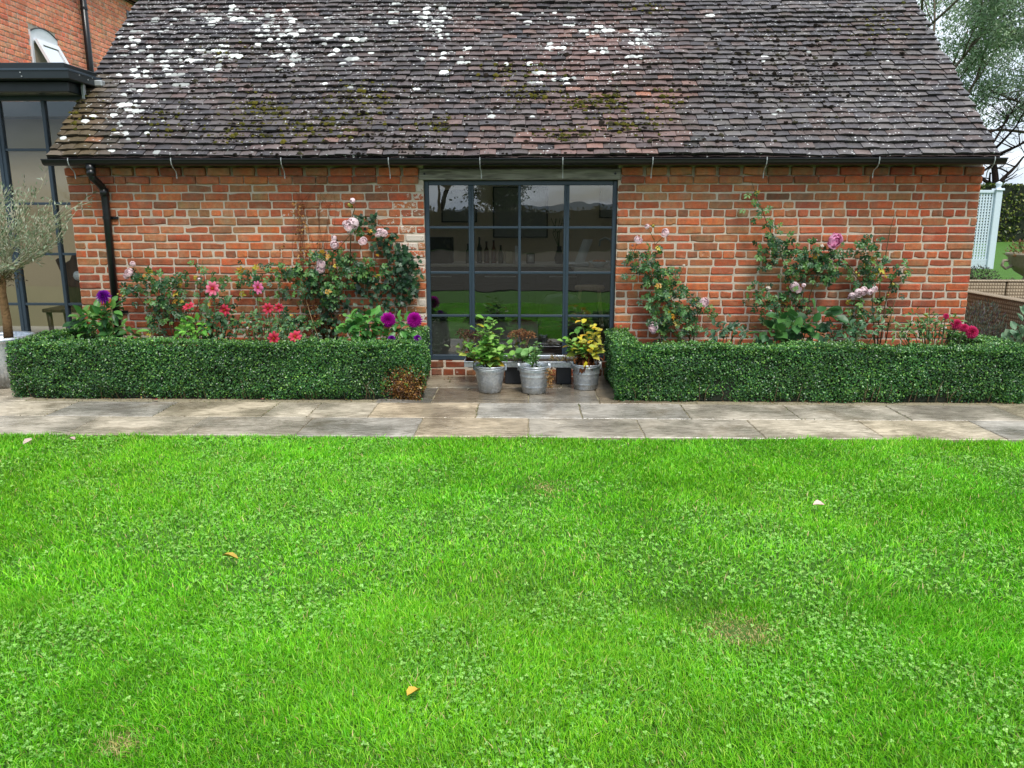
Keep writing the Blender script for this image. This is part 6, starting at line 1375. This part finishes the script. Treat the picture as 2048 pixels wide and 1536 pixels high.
simple('desk_screen', 'white tilted tablet on a stand on the island', 'tablet', (.62, 9.95, .921), [('base', lambda b: b.bbox(-.16, .12, -.1, .1, 0, .05, .01), M['white']), ('screen', lambda b: b.add([(-.06, -.09, .05), (.06, -.09, .05), (.17, .02, .33), (.05, .02, .33), (-.06, -.07, .05), (.06, -.07, .05), (.17, .04, .33), (.05, .04, .33)], [(0, 1, 2, 3), (4, 7, 6, 5), (0, 4, 5, 1), (1, 5, 6, 2), (2, 6, 7, 3), (3, 7, 4, 0)]), M['white'])])
simple('book_stack', 'stack of books on the island behind the tap', 'books', (1.30, 10.25, .921), [('book', (lambda i: lambda b: b.bbox(-.14 + .01 * i, .14 - .008 * i, -.1, .1, .034 * i, .034 * i + .032, .003, lin(*[(60, 70, 80), (150, 140, 120), (50, 60, 70), (120, 70, 50), (70, 76, 84)][i])))(i), M['attr']) for i in range(5)])
def stool(x, y, label):
    r = empty('bar_stool', (x, y, .08), label=label, cat='stool', group='stools at the kitchen island'); b = MB(); b.lathe([(0, .60), (.17, .60), (.18, .62), (.17, .645), (0, .65)], 20); b.build('seat', M['pale_wood'], r, True)
    for sx in (-1, 1):
        for sy in (-1, 1): b = MB(); b.tube([(sx * .17, sy * .17, 0), (sx * .11, sy * .11, .60)], .013, 8); b.build('leg', M['pale_wood'], r, True)
    b = MB(); b.tube([(-.155, -.155, .2), (.155, -.155, .2)], .009, 6); b.tube([(-.155, .155, .2), (.155, .155, .2)], .009, 6); b.build('stretcher', M['pale_wood'], r, True)
simple('vase', 'slim dark vase of twigs on the kitchen worktop', 'vase', (.42, 11.2, .881), [('body', lambda b: b.lathe([(0, 0), (.05, 0), (.07, .08), (.03, .2), (.035, .24)], 16, (0, 0, 0)), M['cabinet']), ('twigs', lambda b: [b.tube([(0, 0, .2), (random.uniform(-.1, .1), 0, .42), (random.uniform(-.2, .2), random.uniform(-.05, .05), .62)], .004, 5, lin(60, 84, 44)) for _ in range(9)], M['stem'])])
simple('fruit_bowl', 'white bowl on the front edge of the island', 'bowl', (.86, 9.82, .921), [('bowl', lambda b: b.lathe([(.05, 0), (.06, .01), (.13, .07), (.125, .07), (.05, .015), (0, .012)], 20), M['white']), ('fruit', lambda b: [b.lathe([(0, -.03), (.03, -.02), (.036, 0), (.03, .02), (0, .03)], 10, (.05 * math.cos(k), .05 * math.sin(k), .06), lin(190, 120, 50)) for k in range(0, 6)], M['attr'])])
simple('paper_pile', 'loose white papers spread on the island', 'papers', (1.35, 9.85, .921), [('sheets', lambda b: (b.box(-.15, .12, -.1, .1, 0, .012), b.box(-.05, .22, -.06, .13, .013, .02)), M['white'])])
simple('glass_jar', 'pale storage jar between the bottles and the candle', 'jar', (-.28, 11.22, .881), [('jar', lambda b: b.lathe([(0, 0), (.05, 0), (.055, .03), (.055, .13), (.04, .15), (.04, .17), (0, .17)], 18, (0, 0, 0), lin(190, 180, 150)), M['attr_gloss'])])
simple('chopping_board', 'round wooden board leaning on the back wall', 'board', (-1.62, 11.66, .881), [('board', lambda b: b.tube([(0, 0, .2), (0, .03, .2)], .2, 28), M['pale_wood']), ('grip', lambda b: b.bbox(-.03, .03, 0, .028, .39, .5, .006), M['pale_wood'])])
stool(.72, 9.45, 'left pale wooden stool at the kitchen island'); stool(1.32, 9.45, 'right pale wooden stool at the kitchen island')
simple('dark_armchair', 'low dark rounded armchair just inside the window', 'chair', (.36, 8.75, .08), [('back', lambda b: b.lathe([(.02, .62), (.16, .60), (.24, .5), (.26, .3), (.24, .1), (.18, .02), (0, .02)], 20), M['cabinet']), ('seat', lambda b: b.bbox(-.26, .26, -.42, .0, .06, .34, .04), M['cabinet'])])
# carved chair in the glass link
ch = empty('carved_chair', (-5.20, 8.9, .06), label='dark carved wooden hall chair seen through the glass link', cat='chair'); b = MB()
pr_ = [(-.20, .45), (.20, .45), (.19, .62), (.16, .74), (.21, .86), (.25, .98), (.22, 1.0), (.17, .93), (.08, .98), (.05, 1.04), (-.05, 1.04), (-.08, .98), (-.17, .93), (-.22, 1.0), (-.25, .98), (-.21, .86), (-.16, .74), (-.19, .62)]
k = len(pr_); b.add([(p[0], .17, p[1]) for p in pr_] + [(p[0], .20, p[1]) for p in pr_], [tuple(range(k)), tuple(range(2 * k - 1, k - 1, -1))] + [(i, (i + 1) % k, k + (i + 1) % k, k + i) for i in range(k)]); b.build('backrest', M['oak'], ch)
b = MB(); b.bbox(-.24, .24, -.22, .17, .42, .46, .008); b.build('seat', M['oak'], ch); b = MB(); b.lathe([(0, 0), (.05, .0), (.055, .012), (0, .014)], 14); o = b.build('shield', M['white'], ch, True); o.location = (0, .165, .80); o.rotation_euler = (R(90), 0, 0)
for sx in (-.19, .19):
    for sy in (-.17, .15): b = MB(); b.tube([(sx, sy, 0), (sx * .95, sy, .2), (sx, sy, .42)], [.018, .026, .03], 8); b.build('leg', M['oak'], ch, True)

# ------------------------------------------------------------------ small fallen things
def fallen(name, x, y, z, L_, W_, col, label, cat='leaf', a=None, shape='oval'):
    V, F, C = leaves(np.zeros((1, 3)), np.array([[0, 1., 0]]), np.array([[0, 0, 1.]]), np.array([L_]), np.array([W_]), np.array([lin(*col, .9)]), shape); V[:, 2] += .15 * L_ * (V[:, 0] / max(W_, 1e-6)) ** 2 * 2
    F2 = np.concatenate([F, F[:, ::-1] + len(V)]); V2 = np.concatenate([V, V - np.array([0, 0, .0012])]); C2 = np.concatenate([C, C])
    o = link(name, raw_mesh(name, V2, F2, C2, M['dry'], True), None, loc=(x, y, z), rot=(random.uniform(-.3, .3), random.uniform(-.3, .3), random.uniform(0, 6.28) if a is None else a), label=label, cat=cat, group='fallen leaves and petals'); return o
fallen('fallen_leaf', -.385, 2.26, .040, .085, .036, (240, 200, 90), 'yellow leaf lying on the near lawn left of centre', a=-.35)
fallen('fallen_petal', 1.58, 4.02, .038, .075, .045, (246, 208, 196), 'pale pink petal lying on the right side of the lawn', 'petal', 1.9)
fallen('fallen_leaf', -1.30, 3.28, .036, .085, .030, (206, 176, 84), 'ochre leaf lying on the left side of the lawn', a=1.3)
fallen('fallen_petal', -3.45, 5.22, .026, .07, .045, (214, 190, 180), 'greyish pink petal at the far left lawn edge', 'petal')
fallen('fallen_petal', -3.14, 5.20, .026, .07, .04, (206, 176, 170), 'dull pink petal right of the greyish one at the lawn edge', 'petal')
fallen('fallen_leaf', -1.45, 5.03, .026, .06, .03, (170, 120, 90), 'brown leaf near the lawn edge below the left hedge')
p = at(308, 795, 6.5); fallen('fallen_petal', p[0], 6.50, .008, .05, .05, (190, 30, 60), 'crimson petal on the paving at the foot of the left hedge', 'petal')
p = at(527, 790, 6.55); fallen('fallen_petal', p[0], 6.53, .012, .05, .045, (230, 120, 140), 'rose pink petal under the left hedge', 'petal')
p = at(1055, 778, 6.9); fallen('fallen_leaf', -.52, 6.98, .006, .05, .02, (216, 206, 180), 'pale dry leaf on the paving left of the first bucket')

# leaf litter caught at the hedge feet and in the corner under the window
n = 420; xs = np.concatenate([rng.uniform(-4.3, -.95, 190), rng.uniform(.75, 4.1, 170), rng.uniform(-.85, .75, 60)]); ys = np.concatenate([6.545 - np.abs(rng.normal(0, .025, 360)), 7.52 - np.abs(rng.normal(0, .10, 60))])
V, F, C = leaves(np.stack([xs, ys, np.full(n, .004)], 1), np.stack([rng.normal(size=n), rng.normal(size=n), rng.uniform(.0, .25, n)], 1), norm(rng.normal(0, .25, (n, 3)) + np.array([0, 0, 1])), rng.uniform(.010, .030, n), rng.uniform(.006, .016, n), palette(n, [(104, 76, 46), (132, 100, 58), (78, 58, 40), (150, 130, 80), (70, 80, 40)], .8))
link('leaf_litter', raw_mesh('leaf_litter', V, F, C, M['dry']), kind='stuff', label='scatter of small dead leaves along the foot of the hedges', cat='leaf litter')

# weeds and moss in the paving joints
n = 520; jx = rng.uniform(-4.6, 4.3, n); jy = np.where(rng.random(n) < .6, 6.46, 5.96) + rng.normal(0, .006, n); m_ = rng.random(n) < .45
jx = np.where(m_, rng.choice(np.array([-3.82, -2.96, -2.1, -1.74, -.415, .42, 1.265, 2.115, 2.96]), n) + rng.normal(0, .006, n), jx); jy = np.where(m_, rng.uniform(5.97, 6.45, n), jy)
V, F, C = leaves(np.stack([jx, jy, np.full(n, -.006)], 1), rand_unit(n) + np.array([0, -.2, .7]), rand_unit(n) + np.array([0, -.6, .6]), rng.uniform(.006, .020, n), rng.uniform(.004, .009, n), palette(n, [(112, 128, 56), (92, 112, 48), (140, 128, 74), (90, 84, 50)], .8))
link('joint_weeds', raw_mesh('joint_weeds', V, F, C, M['leaf']), kind='stuff', label='tiny weeds and moss growing in the paving joints', cat='weeds')
